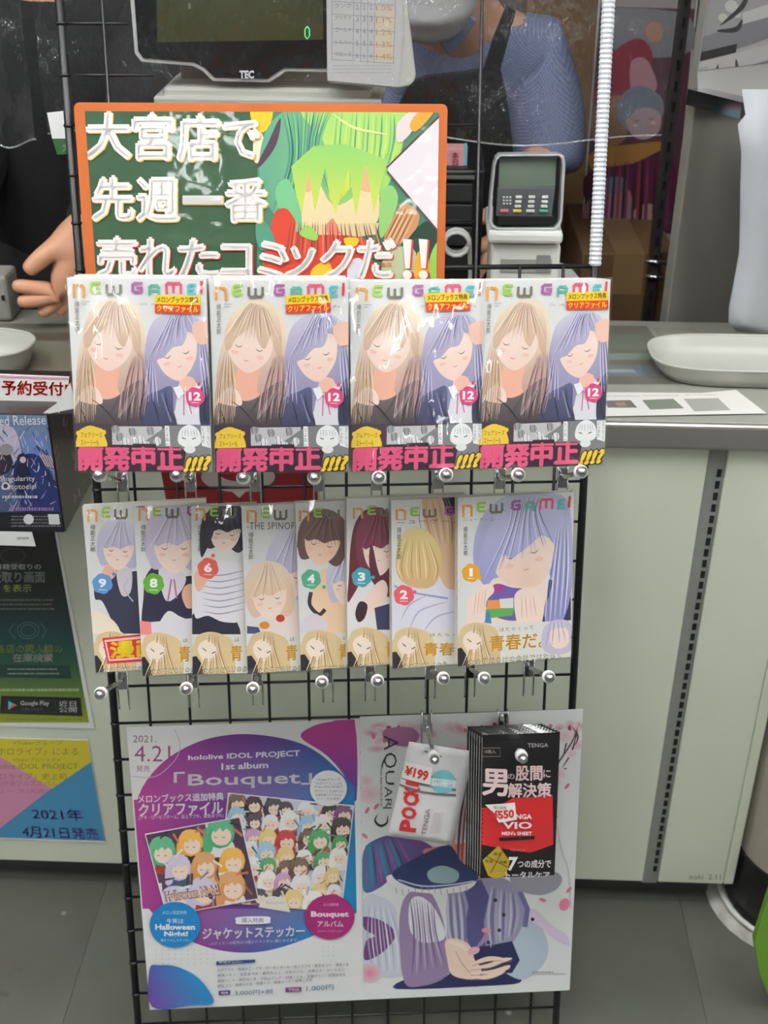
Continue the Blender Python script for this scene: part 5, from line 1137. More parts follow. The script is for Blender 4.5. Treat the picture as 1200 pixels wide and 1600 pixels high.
pxbox('neck', 282, 100, 345, 140, 1.535, .04, mat('brown neck', (120, 108, 100), .4), reg); pxbox('cover_block', 345, 108, 560, 139, 1.53, .06, M_['creamp'], reg)
MF = frame((0, 1.475, 1.2), 0, .12)
out = [(196, -190), (201, -60), (203, 0), (210, 84), (220, 97), (300, 103), (316, 111), (332, 127), (420, 129), (433, 121), (446, 112), (530, 113), (530, -190)]
e = empty('customer_display', MF, 'black customer display screen with white rim and small maker letters, showing a green zero', 'display')
fin(prism([fhit(MF, *p) for p in out], 0, .022), 'rim', M_['whitep'], e, bev=.002)
inn = [(203, -184), (208, -60), (210, 0), (216, 80), (224, 91), (302, 97), (320, 106), (335, 121), (418, 123), (430, 115), (444, 106), (524, 107), (524, -184)]
fin(prism([fhit(MF, *p, -.002) for p in inn], -.002, .001), 'screen_glass', mat('screen glass', (8, 9, 10), .2, coat=.3, coatr=.08, spec=.3), e)
I = Ink(MF, -.0022, (-2, -2, 2, 2)); I.poly([(242, -150), (505, -150), (505, 62), (246, 66)], grady((62, 66, 34), (22, 25, 12), -60, 66)); 
for a, b, c, d in ((250, 2, 268, 10), (302, 0, 312, 8), (350, 3, 365, 11), (350, 13, 366, 24)): pass
I.build('screen_image', mat('dim screen', (58, 60, 22), .25, emit=.10, coat=.3), e)
I = Ink(MF, -.0030, (-2, -2, 2, 2)); I.line([(480, 41), (476.5, 46), (476.5, 56), (480, 61), (483.5, 56), (483.5, 46), (480, 41)], 1.8, (90, 220, 130)); o = I.build('digit', mat('green digit', (90, 220, 130), .4, emit=.8), e)
I = Ink(MF, -.0030, (-2, -2, 2, 2)); I.text('TEC', (374, 110, 397, 123), (220, 220, 220), bold=.05); I.build('maker_letters', M_['ink'], e)
BFm = frame((0, 1.462, 1.2), .05, .1)
e = empty('price_board', BFm, 'white price table sheet on a rounded stand, right of the customer display', 'price list')
fin(prism([fhit(BFm, *p) for p in [(508, -180), (511, 126), (515, 130), (622, 138), (640, 134), (648, 126), (650, 116), (636, 0), (628, -180)]], 0, .02), 'stand', M_['creamp'], e, bev=.003)
I = Ink(BFm, -.001, (-2, -2, 2, 2)); I.poly([(509, -180), (512, 126), (622, 136), (630, 60), (627, -180)], (206, 204, 198)); I.poly([(588, 14), (616, 16), (614, 98), (584, 96)], (222, 206, 176))
ln = (140, 138, 144)
for a, b in zip((519, 553, 564, 575, 586, 619), (518, 551, 563, 574, 584, 614)): I.line([(a, -20), (b+ .5, 94 if a < 560 else 98)], .8, ln)
for y in (2, 22, 44, 66, 84, 93): I.line([(519, y), (616, y+6)], .8, ln)
for k, s in enumerate(('ランク', 'プラチナ', 'ゴールド', 'シルバー', 'ブロンズ')): I.text(s, (523, 5+k*19, 549, 12+k*19), (120, 118, 120)); I.text('1.%d%%' % k, (588, 8+k*19, 612, 17+k*19), (196, 140, 90)); [I.text('%d' % (k+2), (556+c*11, 7+k*19, 560+c*11, 15+k*19), (130, 128, 150)) for c in range(3)]
I.fuzz(520, 100, 614, 116, (170, 168, 168), 3, 1.4, 4); I.build('table_print', M_['ink'], e)
e = E('drawer_unit', 'small black drawer unit on the worktop between the green sign and the card terminal', 'drawer unit')
pxbox('case', 600, 264, 757, 300, 1.62, .14, M_['blackp'], e, .004, zmin=CT+.001); 
for y0, y1 in ((286, 316), (319, 350), (354, 384), (388, 420)): pxbox('drawer', 606, y0, 738, y1, 1.612, .01, M_['darkp'], e, .002)
pxbox('top_tray', 640, 270, 742, 281, 1.608, .02, mat('grey tray', (104, 106, 102), .4), e, .002)
e = E('small_card_box', 'small pink card box with a light blue side standing on the black drawer unit', 'box'); pxbox('box_body', 690, 232, 725, 265.5, 1.64, .03, mat('pink card', (222, 160, 164), .5), e, .001); pxbox('blue_side', 725, 231, 730, 263, 1.642, .028, mat('blue card', (120, 196, 214), .5), e, .0005); SFm = frame((0, 1.64, 0)); I = Ink(SFm, -.0008, (-2, 0, 2, 2)); I.text('本\n日', (706, 238, 717, 258), (196, 70, 84), bold=.03); o = I.build('box_print', M_['ink'], e); o.matrix_world = SFm
# coiled white cable
bm = bmesh.new(); c = hitY(712, 432, 1.56); pts = [(c.x+.016*cos(t*.5), 1.56+.004*sin(t*.9), CT+.004+.0165+.016*sin(t*.5)+.0) for t in range(26)]
pts = [(c.x+.017*cos(t*.5), 1.545+.0011*t, CT+.14+.017*sin(t*.5)) for t in range(26)]+[(c.x+.02, 1.58, CT+.09), (c.x+.02, 1.585, CT+.002)]
tag(fin(bm if tube(bm, pts, .0028, 8) is None else bm, 'coiled_cable', M_['whitep'], smooth=True), 'white cable coiled low beside the black drawer unit', 'cable')
# card terminal
st = E('terminal_stand', 'white plastic stand with recessed slots under the card terminal', 'stand')
pxbox('top_plate', 762, 362, 880, 382, 1.49, .12, M_['whitep'], st, .005); pxbox('pedestal', 767, 383, 875, 430, 1.50, .10, M_['whitep'], st, .004, zmin=CT+.001)
pxbox('slot_recess', 782, 405, 862, 426, 1.4985, .003, mat('recess grey', (150, 150, 144), .5), st, .0006); pxbox('slot_plate', 838, 399, 860, 426, 1.4975, .003, mat('recess grey dark', (128, 128, 124), .5), st, .0006)
TFm = frame((0, 1.495, 1.0), .03, .1)
te = empty('card_terminal', TFm, 'payment card terminal with white rim, hooded screen and keypad on the white stand', 'card terminal')
def ringpts(p, off=0): return [fhit(TFm, *q, off) for q in p]
oo = [(771, 258), (774, 247), (780, 241), (872, 240), (881, 243), (883, 256), (878, 342), (875, 352), (867, 359), (776, 359), (767, 355), (763, 345), (766, 300)]
ii = [(774, 259), (777, 249), (782, 244), (871, 243), (876, 246), (878, 257), (874, 341), (871, 349), (865, 355), (777, 355), (771, 351), (768, 343), (770, 300)]
A = ringpts(oo); B = ringpts(ii); bm = bmesh.new(); n = len(A)
va = [[bm.verts.new((x, y, z)) for x, z in P] for y in (-.005, .02) for P in (A, B)]
for k in range(n):
    l = (k+1) % n
    bm.faces.new((va[0][k], va[0][l], va[1][l], va[1][k])); bm.faces.new((va[2][k], va[3][k], va[3][l], va[2][l])); bm.faces.new((va[0][k], va[2][k], va[2][l], va[0][l])); bm.faces.new((va[1][k], va[1][l], va[3][l], va[3][k]))
fin(bm, 'rim', mat('silver rim', (196, 198, 198), .35, .3), te, bev=.0015)
fin(prism(ringpts([(772, 246), (874, 246), (871, 352), (771, 352)], .008), .008, .018), 'back_shell', M_['blackp'], te)
fin(prism(ringpts([(780, 247), (870, 246), (868, 292), (778, 294)], .004), .004, .008), 'screen', mat('terminal screen', (104, 118, 104), .15, coat=.8), te, bev=.001)
fin(prism(ringpts([(777, 294), (868, 293), (862, 338), (775, 338)], -.002), -.002, .008), 'keypad_plate', mat('keypad grey', (84, 86, 88), .4), te, bev=.001)
kw = mat('white key', (214, 214, 210), .4)
for r in range(4):
    for c in range(4):
        if c == 0 and r < 3: continue
        mm = kw
        if r == 3: mm = (mat('red key', (206, 110, 116), .4), mat('yellow key', (206, 190, 90), .4), kw, mat('green key', (70, 160, 130), .4))[c]
        x = 788+c*20.5+(r-3)*(-.8 if c else .4); y = 308+r*7.2
        fin(prism(ringpts([(x-5-(r == 3)*1.5, y-2), (x+5+(r == 3)*1.5, y-2), (x+5+(r == 3)*1.5, y+2.2), (x-5-(r == 3)*1.5, y+2.2)], -.005), -.005, -.001), 'key', mm, te, bev=.0006)
for r in range(3):
    for c in range(3): fin(prism(ringpts([(786+c*5, 307+r*5), (789+c*5, 307+r*5), (789+c*5, 309.5+r*5), (786+c*5, 309.5+r*5)], -.004), -.004, -.001), 'speaker_dot', kw, te)
fin(prism(ringpts([(779, 337), (865, 337), (864, 351), (777, 351)], -.004), -.004, .004), 'card_slot', M_['blackp'], te, bev=.001)
e = E('folded_leaflet', 'white folded leaflet leaning at the foot of the terminal stand', 'leaflet'); LFm = frame((0, 1.42, 0), .5, .3); fin(prism([fhit(LFm, *p) for p in [(866, 408), (888, 414), (908, 437), (908, 560), (866, 560)]], 0, .0012), 'leaflet_sheet', M_['paper'], e).matrix_world = LFm

# ------------------------------------------------------------------ vinyl curtain
def vinyl(name, x0, y0, x1, y1, Y, label, slant=0, nx=46, nz=26, seed=1, amp=.006):
    a = hitY(x0, y1, Y); b = hitY(x1, y1, Y); zb = (a.z+b.z)/2; zt = 1.375; rnd = random.Random(seed); bm = bmesh.new(); g = []
    for j in range(nz+1):
        row = []
        for i in range(nx+1):
            u, v = i/nx, j/nz; x = a.x+(b.x-a.x)*u+slant*(v)*(1-u if slant < 0 else u)
            row.append(bm.verts.new((x, Y+amp*(sin(u*9+v*2+seed)+.5*sin(u*23-v*5)+.3*sin(v*17+u*4)), zb+(zt-zb)*v+.006*sin(u*14)*(1-v))))
        g.append(row)
    for j in range(nz):
        for i in range(nx): bm.faces.new((g[j][i], g[j][i+1], g[j+1][i+1], g[j+1][i]))
    o = fin(bm, 'clear_sheet', M_['vinyl'], None, smooth=True)
    e = E(name, label, 'curtain', None, (0, 0, 0)); o.parent = e
    bm = bmesh.new(); tube(bm, [v for v in [(p[0], p[1]-.0005, p[2]) for p in [(a.x+(b.x-a.x)*k/40, Y+amp*(sin(k/40*9+seed)+.5*sin(k/40*23)+.3*sin(k/10*1.0*.4*10/10)), zb+.006*sin(k/40*14)) for k in range(41)]]], .0012, 6)
    fin(bm, 'hem', film_hem, e, smooth=True)
    bm = bmesh.new(); cyl(bm, (a.x-.02, Y, 1.375), (b.x+.04, Y, 1.375), .008, n=10); fin(bm, 'hanging_rail', M_['black_metal'], e, smooth=True)
    return e
film_hem = film_mat('vinyl hem', base=.25, rough=.2, haze=.12)
vinyl('vinyl_curtain', -160, 0, 60, 222, 1.40, 'clear vinyl curtain at the far left over the black-sleeved clerk', seed=2, nx=20, slant=-.0)
vinyl('vinyl_curtain', 78, 0, 1034, 214, 1.42, 'wide clear crinkled vinyl curtain hanging above the counter behind the sign', seed=5, nx=70)
VF = frame((0, 1.40, 0)); e = E('hanging_card', 'small white and green card stuck on the vinyl curtain left of the sign', 'card')
o = fin(prism([fhit(VF, *p) for p in [(74, 176), (112, 172), (112, 216), (82, 216)]], -.0015, 0), 'white_half', M_['paper'], e); o.matrix_world = VF
o = fin(prism([fhit(VF, *p) for p in [(82, 216), (112, 216), (114, 240), (90, 241)]], -.0015, 0), 'green_half', mat('green card', (52, 96, 58), .5), e); o.matrix_world = VF
I = Ink(VF, -.0018, (-2, 0, 2, 2)); I.text('カ', (98, 224, 109, 237), (214, 220, 210), bold=.03); o = I.build('card_print', M_['ink'], e); o.matrix_world = VF

# ------------------------------------------------------------------ people
def skinned(name, V, Ed, R, m, parent, root=0, sub=2):
    me = bpy.data.meshes.new(name); me.from_pydata([tuple(v) for v in V], Ed, []); o = link(name, me, m, parent)
    md = o.modifiers.new('skin', 'SKIN'); md.use_smooth_shade = True
    for k, r in enumerate(R):
        s = me.skin_vertices[0].data[k]; s.radius = (r, r) if not isinstance(r, tuple) else r; s.use_root = (k == root)
    s2 = o.modifiers.new('sub', 'SUBSURF'); s2.levels = sub; s2.render_levels = sub
    return o
def chain(V, Ed, R, pts, rad, start=None):
    """append a chain; start = index to attach to"""
    prev = start; ids = []
    for p, r in zip(pts, rad):
        V.append(Vector(p)); R.append(r); k = len(V)-1; ids.append(k)
        if prev is not None: Ed.append((prev, k))
        prev = k
    return ids
def hand(V, Ed, R, wrist, aim, up, s=1.0, curl=.5, start=None, spread=1.0):
    """palm and five fingers added to a chain: aim = direction of the fingers, up = towards the thumb"""
    aim = Vector(aim).normalized(); up = (Vector(up)-aim*Vector(up).dot(aim)).normalized(); nrm = aim.cross(up)
    W = Vector(wrist)
    pal = chain(V, Ed, R, [W+aim*.035*s, W+aim*.07*s], [(.026*s, .02*s), (.03*s, .018*s)], start)
    for k, (off, L, a0) in enumerate(((.03, .072, .10), (.010, .08, .0), (-.011, .074, -.08), (-.030, .058, -.18))):
        d = (aim+up*a0*spread).normalized(); b = W+aim*.078*s+up*off*s; p = b; pts = [b]; ang = 0
        for seg in (.45, .32, .23):
            ang += curl*.55; dd = d*cos(ang)+nrm*sin(ang); p = p+dd*L*seg*s; pts.append(p)
        chain(V, Ed, R, pts, [.0105*s, .0098*s, .0088*s, .007*s], pal[1])
    b = W+aim*.02*s+up*.022*s; t = [b, b+(up*.8+aim*.5+nrm*.15)*.03*s, b+(up*1.0+aim*1.0+nrm*.2)*.042*s, b+(up*.95+aim*1.75+nrm*.25)*.044*s]
    chain(V, Ed, R, t, [.014*s, .013*s, .0115*s, .009*s], pal[0])
def face(e, c, r, fwd, hairc, mask=True):
    """head details: eyes, nose, ears, hair and mask; c = head centre"""
    fwd = Vector(fwd).normalized(); side = fwd.cross(Vector((0, 0, 1))).normalized(); up = side.cross(fwd)
    M3 = Matrix((side, fwd, up)).transposed().to_4x4(); M3.translation = c
    ic = M3
    bm = bmesh.new(); ball(bm, (0, 0, 0), r, .80, .98, 1.22, 24)
    for v in bm.verts:
        if v.co.z < -r*.3: v.co.x *= 1-.35*(-v.co.z/r-.3); v.co.y = v.co.y*(1-.1*(-v.co.z/r-.3))
    ball(bm, (0, r*.98, -.12*r), r*.16, .8, 1, 1.3, 10)
    for s in (-1, 1): ball(bm, (s*r*.80, -.02*r, -.02*r), r*.22, .35, .7, 1.1, 10)
    o = fin(bm, 'head', M_['skin'], e, ic, smooth=True)
    bm = bmesh.new()
    for s in (-1, 1): ball(bm, (s*r*.32, r*.84, .12*r), r*.11, 1.3, .6, .7, 10)
    fin(bm, 'eyes', M_['blackp'], e, ic, smooth=True)
    bm = bmesh.new(); ball(bm, (0, -.08*r, .16*r), r*1.1, .84, .98, 1.2, 24)
    bmesh.ops.delete(bm, geom=[v for v in bm.verts if v.co.y > r*.45 and v.co.z < r*.75 or v.co.z < -r*.5], context='VERTS')
    fin(bm, 'hair', mat('hair', hairc, .6, bump=.3, bscale=120), e, ic, smooth=True)
    if mask:
        bm = bmesh.new(); ball(bm, (0, r*.14, -.5*r), r*.95, .84, 1.02, .84, 40)
        bmesh.ops.delete(bm, geom=[v for v in bm.verts if v.co.y < r*.1], context='VERTS')
        for v in bm.verts: v.co.y += .035*r*sin(v.co.z/r*16)
        fin(bm, 'face_mask', mat('mask cloth', (186, 184, 182), .9, bump=.15, bscale=30), e, ic, smooth=True)
    else:
        bm = bmesh.new(); ball(bm, (0, r*.88, -.5*r), r*.2, 1.3, .4, .3, 10); fin(bm, 'mouth', mat('lips', (176, 100, 92), .5), e, ic, smooth=True)
shirt = mat('blue gingham', (104, 114, 146), .9)
nt = shirt.node_tree; tc = nt.nodes.new('ShaderNodeTexCoord'); ck = nt.nodes.new('ShaderNodeTexChecker'); ck.inputs['Scale'].default_value = 420; ck.inputs[1].default_value = lin((88, 98, 132)); ck.inputs[2].default_value = lin((136, 144, 170))
nt.links.new(tc.outputs['Object'], ck.inputs['Vector']); nt.links.new(ck.outputs[0], nt.nodes['Principled BSDF'].inputs['Base Color'])
# clerk in blue gingham, bending forward
e = E('person', 'shop clerk in blue gingham shirt, black apron and white mask, bending behind the terminal', 'person')
hipz = .86; HP_ = Vector((hitY(715, 330, 2.34).x, 2.34, hipz)); SR = hitY(822, 62, 2.02); SL = hitY(600, 62, 2.02); NK = (SR+SL)/2+Vector((0, -.02, .03)); CH = (SR+SL)/2*.62+HP_*.38+Vector((0, -.03, 0)); HD_ = hitY(672, -72, 1.88)
EL = hitY(852, 236, 1.98); WR = hitY(800, 330, 1.78); ELl = hitY(585, 262, 1.96); WRl = hitY(650, 300, 2.0)
V, Ed, R = [], [], []
chain(V, Ed, R, [HP_, CH, NK, NK*.5+HD_*.5, HD_+Vector((0, 0, -.02))], [(.13, .1), (.12, .09), .05, .045, .06])
for s in (-1, 1):
    hp = HP_+Vector((s*.09, 0, -.06)); chain(V, Ed, R, [hp, Vector((hp.x, 2.32, .46)), Vector((hp.x, 2.36, .09)), Vector((hp.x, 2.24, .04))], [.085, .056, .04, .035], 0)
r1 = chain(V, Ed, R, [SR, EL, WR], [.042, .038, .026], 2); hand(V, Ed, R, WR, (-.3, -.6, -.6), (-.6, .1, .5), .95, .5, r1[-1])
r2 = chain(V, Ed, R, [SL, ELl, WRl], [.042, .038, .026], 2); hand(V, Ed, R, WRl, (.2, -.5, -.6), (.6, .1, .5), .95, .5, r2[-1])
skinned('body', V, Ed, R, M_['skin'], e)
V, Ed, R = [], [], []
chain(V, Ed, R, [HP_+Vector((0, 0, .0)), CH, NK+Vector((0, .0, -.02))], [(.155, .125), (.15, .12), .085])
chain(V, Ed, R, [SR+Vector((.005, 0, -.015)), SR*.45+EL*.55+Vector((.012, 0, 0)), EL+Vector((.005, 0, .0)), EL+Vector((-.002, -.01, -.035))], [.072, .072, .068, .066], 2)
chain(V, Ed, R, [SL, SL*.5+ELl*.5, ELl, ELl+Vector((0, -.01, -.03))], [.07, .068, .062, .06], 2)
skinned('shirt', V, Ed, R, shirt, e)
V, Ed, R = [], [], []
chain(V, Ed, R, [HP_+Vector((0, 0, .02))], [(.145, .12)])
for s in (-1, 1): chain(V, Ed, R, [HP_+Vector((s*.09, 0, -.09)), Vector((HP_.x+s*.09, 2.32, .46)), Vector((HP_.x+s*.09, 2.36, .1))], [.1, .072, .056], 0)
skinned('trousers', V, Ed, R, M_['blackcloth'], e)
AF = frame((0, 1.865, 1.1), 0, -.42)
ap = [fhit(AF, *p) for p in [(640, 128), (668, 118), (755, 108), (770, 60), (790, 10), (806, 18), (792, 70), (782, 108), (792, 150), (800, 215), (806, 290), (812, 420), (600, 420), (604, 250), (620, 170)]]
bm = prism(ap, -.003, .003); fin(bm, 'apron', M_['blackcloth'], e, AF, bev=.001)
CFm = frame((0, 1.90, 1.1), 0, -.4); fin(prism([fhit(CFm, *p) for p in [(684, 62), (700, 40), (728, 20), (745, 30), (722, 66), (700, 84)]], -.004, .004), 'collar', shirt, e, CFm, bev=.002)
face(e, HD_, .090, (-.08, -1, -.2), (60, 44, 38))
# clerk in black, hand reaching out at the left
e = E('person', 'clerk in black at far left, reaching an open bare hand over the worktop', 'person')
HP2 = Vector((hitY(110, 420, 2.02).x, 2.05, .86)); SR2 = hitY(245, 12, 1.93); SL2 = hitY(-20, 12, 1.96); NK2 = (SR2+SL2)/2+Vector((0, 0, .05)); CH2 = (SR2+SL2)/2*.6+HP2*.4; HD2 = NK2+Vector((-.02, -.1, .2))
EL2 = hitY(225, 300, 1.72); WR2 = hitY(122, 356, 1.61)
V, Ed, R = [], [], []
chain(V, Ed, R, [HP2, CH2, NK2, NK2*.5+HD2*.5, HD2+Vector((0, 0, -.02))], [(.13, .1), (.13, .1), .055, .048, .06])
for s in (-1, 1):
    hp = HP2+Vector((s*.09, 0, -.06)); chain(V, Ed, R, [hp, Vector((hp.x, 2.06, .46)), Vector((hp.x, 2.1, .09)), Vector((hp.x, 1.98, .04))], [.085, .056, .04, .035], 0)
r1 = chain(V, Ed, R, [SR2, EL2, WR2], [.055, .036, .023], 2)
hc = hitY(92, 408, 1.585)
pal = chain(V, Ed, R, [hitY(108, 395, 1.59), hitY(112, 428, 1.58)], [(.028, .024), (.026, .022)], r1[-1])
chain(V, Ed, R, [hitY(86, 388, 1.58), hitY(66, 402, 1.57), hitY(50, 416, 1.565), hitY(40, 427, 1.56)], [.018, .0145, .0125, .0105], pal[0])
chain(V, Ed, R, [hitY(84, 452, 1.57), hitY(58, 451, 1.565), hitY(34, 447, 1.56), hitY(18, 446, 1.56)], [.0135, .0115, .0105, .0085], pal[1])
chain(V, Ed, R, [hitY(92, 462, 1.575), hitY(64, 468, 1.565), hitY(42, 471, 1.56), hitY(26, 471, 1.56)], [.0135, .0115, .0105, .0085], pal[1])
chain(V, Ed, R, [hitY(98, 462, 1.585), hitY(82, 478, 1.575), hitY(68, 486, 1.57), hitY(62, 492, 1.57)], [.013, .0115, .010, .0085], pal[1])
chain(V, Ed, R, [hitY(108, 458, 1.59), hitY(104, 474, 1.585), hitY(94, 484, 1.58), hitY(88, 490, 1.58)], [.0125, .0105, .0095, .008], pal[1])
EL3 = hitY(-40, 260, 1.9); WR3 = hitY(-70, 380, 1.8); r2 = chain(V, Ed, R, [SL2, EL3, WR3], [.055, .04, .027], 2); hand(V, Ed, R, WR3, (0, -.7, -.5), (.7, 0, .4), .95, .5, r2[-1])
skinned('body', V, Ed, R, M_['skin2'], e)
V, Ed, R = [], [], []
chain(V, Ed, R, [HP2+Vector((0, 0, -.12)), HP2, CH2, NK2+Vector((0, .02, -.06))], [(.15, .13), (.155, .13), (.17, .13), .08])
chain(V, Ed, R, [SR2, SR2*.5+EL2*.5, EL2, hitY(170, 334, 1.66), hitY(116, 362, 1.605)], [.075, .07, .062, .052, .042], 3)
chain(V, Ed, R, [SL2, SL2*.5+EL3*.5, EL3, EL3*.3+WR3*.7], [.075, .07, .056, .045], 3)
skinned('jacket', V, Ed, R, M_['blackcloth'], e)
V, Ed, R = [], [], []
chain(V, Ed, R, [HP2+Vector((0, 0, .0))], [(.145, .12)])
for s in (-1, 1): chain(V, Ed, R, [HP2+Vector((s*.09, 0, -.09)), Vector((HP2.x+s*.09, 2.06, .46)), Vector((HP2.x+s*.09, 2.1, .1))], [.1, .072, .056], 0)
skinned('trousers', V, Ed, R, M_['blackcloth'], e)
face(e, HD2, .094, (.1, -.9, -.4), (30, 26, 26))

# ------------------------------------------------------------------ back of the shop, right and left
def carton(x0, y0, x1, y1, Y, depth, label, zmin=0, c='brown'):
    e = E('cardboard_box', label, 'box'); o = pxbox('carton_body', x0, y0, x1, y1, Y, depth, M_[c], e, .003, zmin=zmin)
    bb = o.data.vertices; xs = [v.co.x for v in bb]; zs = [v.co.z for v in bb]; xm = (min(xs)+max(xs))/2
    bm = bmesh.new(); box(bm, xm-.025, Y-.0006, max(zs)-.07, xm+.025, Y+.0, max(zs)); box(bm, xm-.025, Y, max(zs), xm+.025, Y+depth*.9, max(zs)+.0006); fin(bm, 'packing_tape', mat('tape', (150, 122, 84), .3), e)
    return e
carton(818, -140, 940, 300, 2.55, .4, 'tall brown cardboard carton behind the clerk in gingham', 0)
carton(905, 396, 1052, 505, 1.95, .3, 'brown cardboard carton on the floor behind the worktop, below the colourful poster', 0)
o = struct(fin(bx(.1, 2.72, 0, 1.6, 2.76, 2.7), 'trim_1', mat('grey board', (96, 88, 84), .8)))
GF = frame((0, 2.15, 0))
e = empty('poster', GF, 'large dark red and violet picture poster hanging at back between post and cartons', 'poster')
fin(prism([fhit(GF, *p) for p in [(948, -160), (936, 0), (906, 388), (1052, 396), (1090, 0), (1100, -160)]], 0, .002), 'paper_sheet', M_['paper'], e)
I = Ink(GF, -.0003, (-2, 0, 2, 2)); I.poly([(950, -158), (938, 0), (908, 386), (1050, 394), (1088, 0), (1098, -158)], (90, 60, 70))
I.poly([(946, -100), (939, 10), (1086, 14), (1090, -100)], (170, 160, 158)); I.blob([(940, 20), (960, 12), (1040, 16), (1080, 30), (1080, 80), (1000, 90), (950, 70)], (136, 134, 138))
I.blob([(932, 130), (960, 80), (1000, 60), (1020, 90), (1000, 140), (960, 160), (930, 165)], (150, 48, 66)); I.blob([(985, 100), (1005, 90), (1020, 110), (1025, 140), (990, 150)], (190, 140, 150)); I.ell(1022, 50, 14, 16, (190, 140, 116))
I.blob([(925, 175), (950, 150), (980, 160), (975, 220), (930, 225)], (150, 110, 80)); I.ell(1000, 172, 36, 38, (130, 134, 148)); I.blob([(978, 180), (1000, 168), (1030, 176), (1030, 205), (1006, 218), (985, 208)], (190, 164, 168)); calm_face(I, 1006, 186, 34, -8); I.blob([(968, 190), (972, 150), (1000, 138), (1032, 150), (1036, 180), (1018, 166), (996, 172), (982, 184)], (126, 132, 148))
I.blob([(920, 245), (940, 232), (990, 225), (1035, 222), (1030, 240), (980, 258), (930, 268)], (170, 124, 66)); I.blob([(918, 270), (990, 255), (1050, 235), (1050, 330), (990, 330), (920, 320)], (96, 40, 66)); I.blob([(915, 320), (950, 290), (985, 300), (980, 360), (915, 360)], (170, 130, 140)); I.blob([(940, 280), (975, 278), (975, 300), (945, 300)], (110, 130, 150))
I.ell(1012, 326, 26, 30, (90, 44, 52)); I.blob([(990, 330), (1010, 318), (1030, 326), (1028, 346), (1008, 354), (994, 346)], (200, 156, 150)); calm_face(I, 1010, 330, 28, 0)
fan_strands(I, [(925, 260), (1050, 240)], [(915, 380), (1046, 380)], 16, [(60, 30, 60), (150, 70, 80), (40, 30, 40), (130, 60, 100)], (0, 0), 5, 41)
I.poly([(908, 358), (955, 360), (952, 390), (906, 388)], (150, 40, 72)); I.poly([(953, 360), (1054, 366), (1050, 396), (951, 390)], (190, 188, 188)); I.fuzz(960, 368, 1044, 388, (70, 66, 70), 2, 6, 9, ang=2)
I.build('poster_print', M_['ink'], e)
# slotted shelf post with clamp
e = E('shelf_post', 'dark slotted metal shelf post standing at the left edge of the grey pillar', 'post')
p0 = hitY(1042, 250, 1.92); bm = bx(p0.x-.008, 1.92, 0, p0.x+.008, 1.94, 1.9); fin(bm, 'upright', mat('dark post', (58, 54, 54), .5, .3), e, bev=.001)
bm = bmesh.new()
for k in range(40): box(bm, p0.x-.0025, 1.919, .5+k*.03, p0.x+.0025, 1.9202, .515+k*.03)
fin(bm, 'slots', M_['blackp'], e)['kind'] = 'stuff'
for yy in (408, 432): q = hitY(1028, yy, 1.915); bm = bmesh.new(); cyl(bm, (q.x-.02, 1.915, q.z), (q.x+.024, 1.915, q.z-.004), .0035, n=8); fin(bm, 'clamp_rod', M_['chrome'], e, smooth=True)
# grey pillar cladding, turned away to the right
pl = hitY(1050, 440, 1.66); PLF = frame((pl.x, 1.66, 0), .55)
struct(fin(bx(0, 0, 0, .9, .016, 2.7), 'wall_right_pillar', M_['grey_panel'], None, PLF, bev=.002)).name = 'trim_2'
MPF = PLF @ Matrix.Translation((0, -.004, 0))
e = empty('poster', MPF, 'black and white printed comic page with curled lower edge on the grey pillar', 'poster')
bm = bmesh.new(); tl = fhit(MPF, 1098, -140); bl = fhit(MPF, 1080, 186); br = fhit(MPF, 1215, 128); g = []
wdt = br[0]-bl[0]; zlo = (bl[1]+br[1])/2
for j in range(13):
    row = []
    for i in range(7):
        u, v = i/6, j/12; cz = max(0, .18-v)/.18
        row.append(bm.verts.new((bl[0]+u*wdt, -.0008-.018*cz*cz*(1-.6*u), zlo+(tl[1]-zlo)*v-.006*cz*sin(u*4))))
    g.append(row)
for j in range(12):
    for i in range(6): bm.faces.new((g[j][i], g[j][i+1], g[j+1][i+1], g[j+1][i]))
fin(bm, 'paper_sheet', mat('grey page', (150, 148, 146), .6), e, smooth=True)
I = Ink(MPF, -.0016, (bl[0]+.001, zlo+(tl[1]-zlo)*.19, bl[0]+wdt-.001, tl[1])); g1, g2, g3 = (108, 106, 110), (42, 40, 42), (166, 164, 162)
I.poly([(1100, -60), (1240, -100), (1240, 30), (1100, 70)], (132, 130, 132)); I.poly([(1097, 58), (1200, 25), (1215, 55), (1095, 95)], g1); I.poly([(1094, 82), (1152, 68), (1150, 82), (1092, 96)], g2)
I.poly([(1160, 20), (1220, 0), (1218, 22), (1160, 38)], g3); I.poly([(1090, 98), (1215, 66), (1215, 96), (1088, 150)], (160, 158, 156)); I.poly([(1150, 108), (1215, 90), (1214, 112), (1148, 126)], g1)
for a, b, r in ((1143, 10, 11), (1130, 28, 8), (1152, 22, 7)): I.ell(a, b, r, r*.9, g3, 30, n=9)
for p in ([(1122, 100), (1116, 130), (1110, 145)], [(1150, 92), (1152, 120), (1144, 140)], [(1118, 128), (1135, 112), (1150, 118)], [(1125, 40), (1160, 10), (1170, -20)], [(1160, 30), (1150, 46), (1120, 48)]): I.line(p, 8, (52, 50, 52), taper=True, curve=True)
I.ell(1132, 122, 9, 8, (200, 198, 196), 20, n=10); I.fuzz(1092, 104, 1110, 140, (120, 118, 118), 7, 1.4, 3, ang=-14); I.build('page_print', M_['ink'], e)
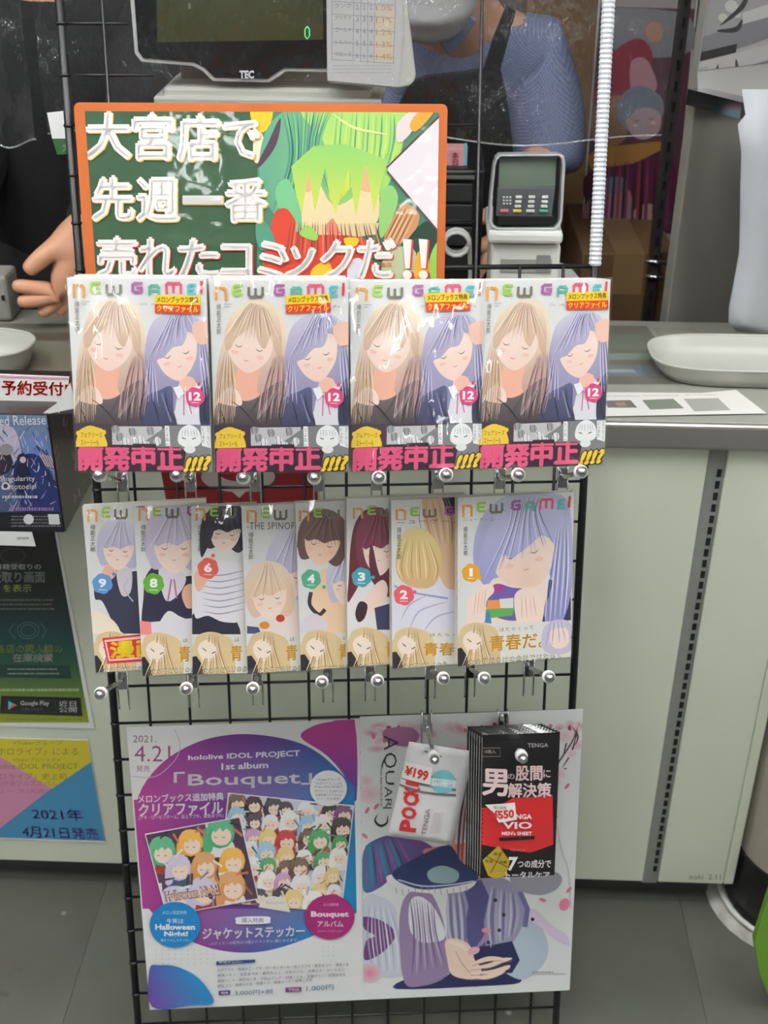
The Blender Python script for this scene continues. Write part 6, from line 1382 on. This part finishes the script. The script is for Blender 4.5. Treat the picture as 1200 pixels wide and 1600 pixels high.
# plain white sheet hanging in front of the pillar
HBF = PLF @ Matrix.Translation((0, -.13, 0))
e = empty('hanging_sheet', HBF, 'plain white torn-edged sheet hanging at the right frame edge, below the comic page', 'sheet')
L = [(1187, 146), (1185, 184), (1167, 198), (1168, 240), (1163, 290), (1160, 340), (1157, 395), (1148, 440), (1140, 480), (1139, 504), (1150, 517)]; bm = bmesh.new(); g = []
for k, (a, b) in enumerate(L):
    p, q = fhit(HBF, a, b), fhit(HBF, a+170, b-12+2*k); g.append([bm.verts.new((p[0]+(q[0]-p[0])*t/6, -.012*sin(pi*min(1, t/3))+.03*(1-k/10)**3, p[1]+(q[1]-p[1])*t/6)) for t in range(7)])
for r0, r1 in zip(g, g[1:]):
    for k in range(6): bm.faces.new((r0[k], r0[k+1], r1[k+1], r1[k]))
o = fin(bm, 'sheet_body', mat('bright paper', (172, 174, 178), .6), e, smooth=True); md = o.modifiers.new('t', 'SOLIDIFY'); md.thickness = .0012
fin(bx(fhit(HBF, 1185, 180)[0], .030, fhit(HBF, 1185, 180)[1]-.01, fhit(HBF, 1210, 180)[0], .129, fhit(HBF, 1185, 180)[1]+.01), 'hanging_clip', M_['chrome'], e)
# things behind the worktop at the far left
e = E('white_appliance', 'pale grey appliance with a teal stripe, at the extreme left behind the clerk', 'appliance'); pxbox('housing', -90, 232, 13, 480, 2.3, .3, mat('appliance grey', (150, 150, 150), .5), e, .006, zmin=0); pxbox('teal_stripe', -90, 388, 10, 430, 2.294, .008, mat('teal', (40, 120, 112), .5), e, .001)
e = E('card_reader', 'small grey reader with a dark button on the worktop at the left edge', 'reader'); pxbox('reader_body', -60, 430, 13, 490, 1.6, .05, mat('reader grey', (140, 138, 132), .5), e, .006, zmin=CT+.001); pxbox('button', 2, 462, 7, 470, 1.598, .004, M_['blackp'], e, .0005)
# support column, floor ring and green bin at lower right
c = hitZ(1232, 1400, 0); cx, cy = c.x, c.y
e = E('support_column', 'beige column with black boot and worn white floor ring at the lower right', 'column', None, (cx, cy, 0))
bm = bmesh.new(); cyl(bm, (0, 0, .11), (0, 0, .78), .094, n=28); fin(bm, 'shaft', mat('beige paint', (176, 170, 156), .5), e, smooth=False)
bm = bmesh.new(); cyl(bm, (0, 0, .004), (0, 0, .115), .098, n=28); fin(bm, 'boot', M_['blackp'], e)
bm = bmesh.new(); cyl(bm, (0, 0, .0), (0, 0, .006), .128, .122, n=32); fin(bm, 'floor_ring', mat('worn white ring', (176, 174, 168), .6, noise=.3, nscale=40), e)
bm = bmesh.new(); tube(bm, [(.108*cos(t*pi/16), .108*sin(t*pi/16), .012) for t in range(33)], .004, 8); fin(bm, 'ring_lip', M_['whitep'], e, smooth=True)
e = E('green_panel', 'bright green slanted board standing on the floor at the lower right corner', 'board'); GPF = frame((0, 1.14, 0)); o = fin(prism([fhit(GPF, *p) for p in [(1206, 1385), (1178, 1472), (1186, 1520), (1204, 1566), (1330, 1566), (1330, 1385)]], 0, .012), 'board', mat('green plastic', (104, 150, 44), .4), e, GPF, bev=.001)
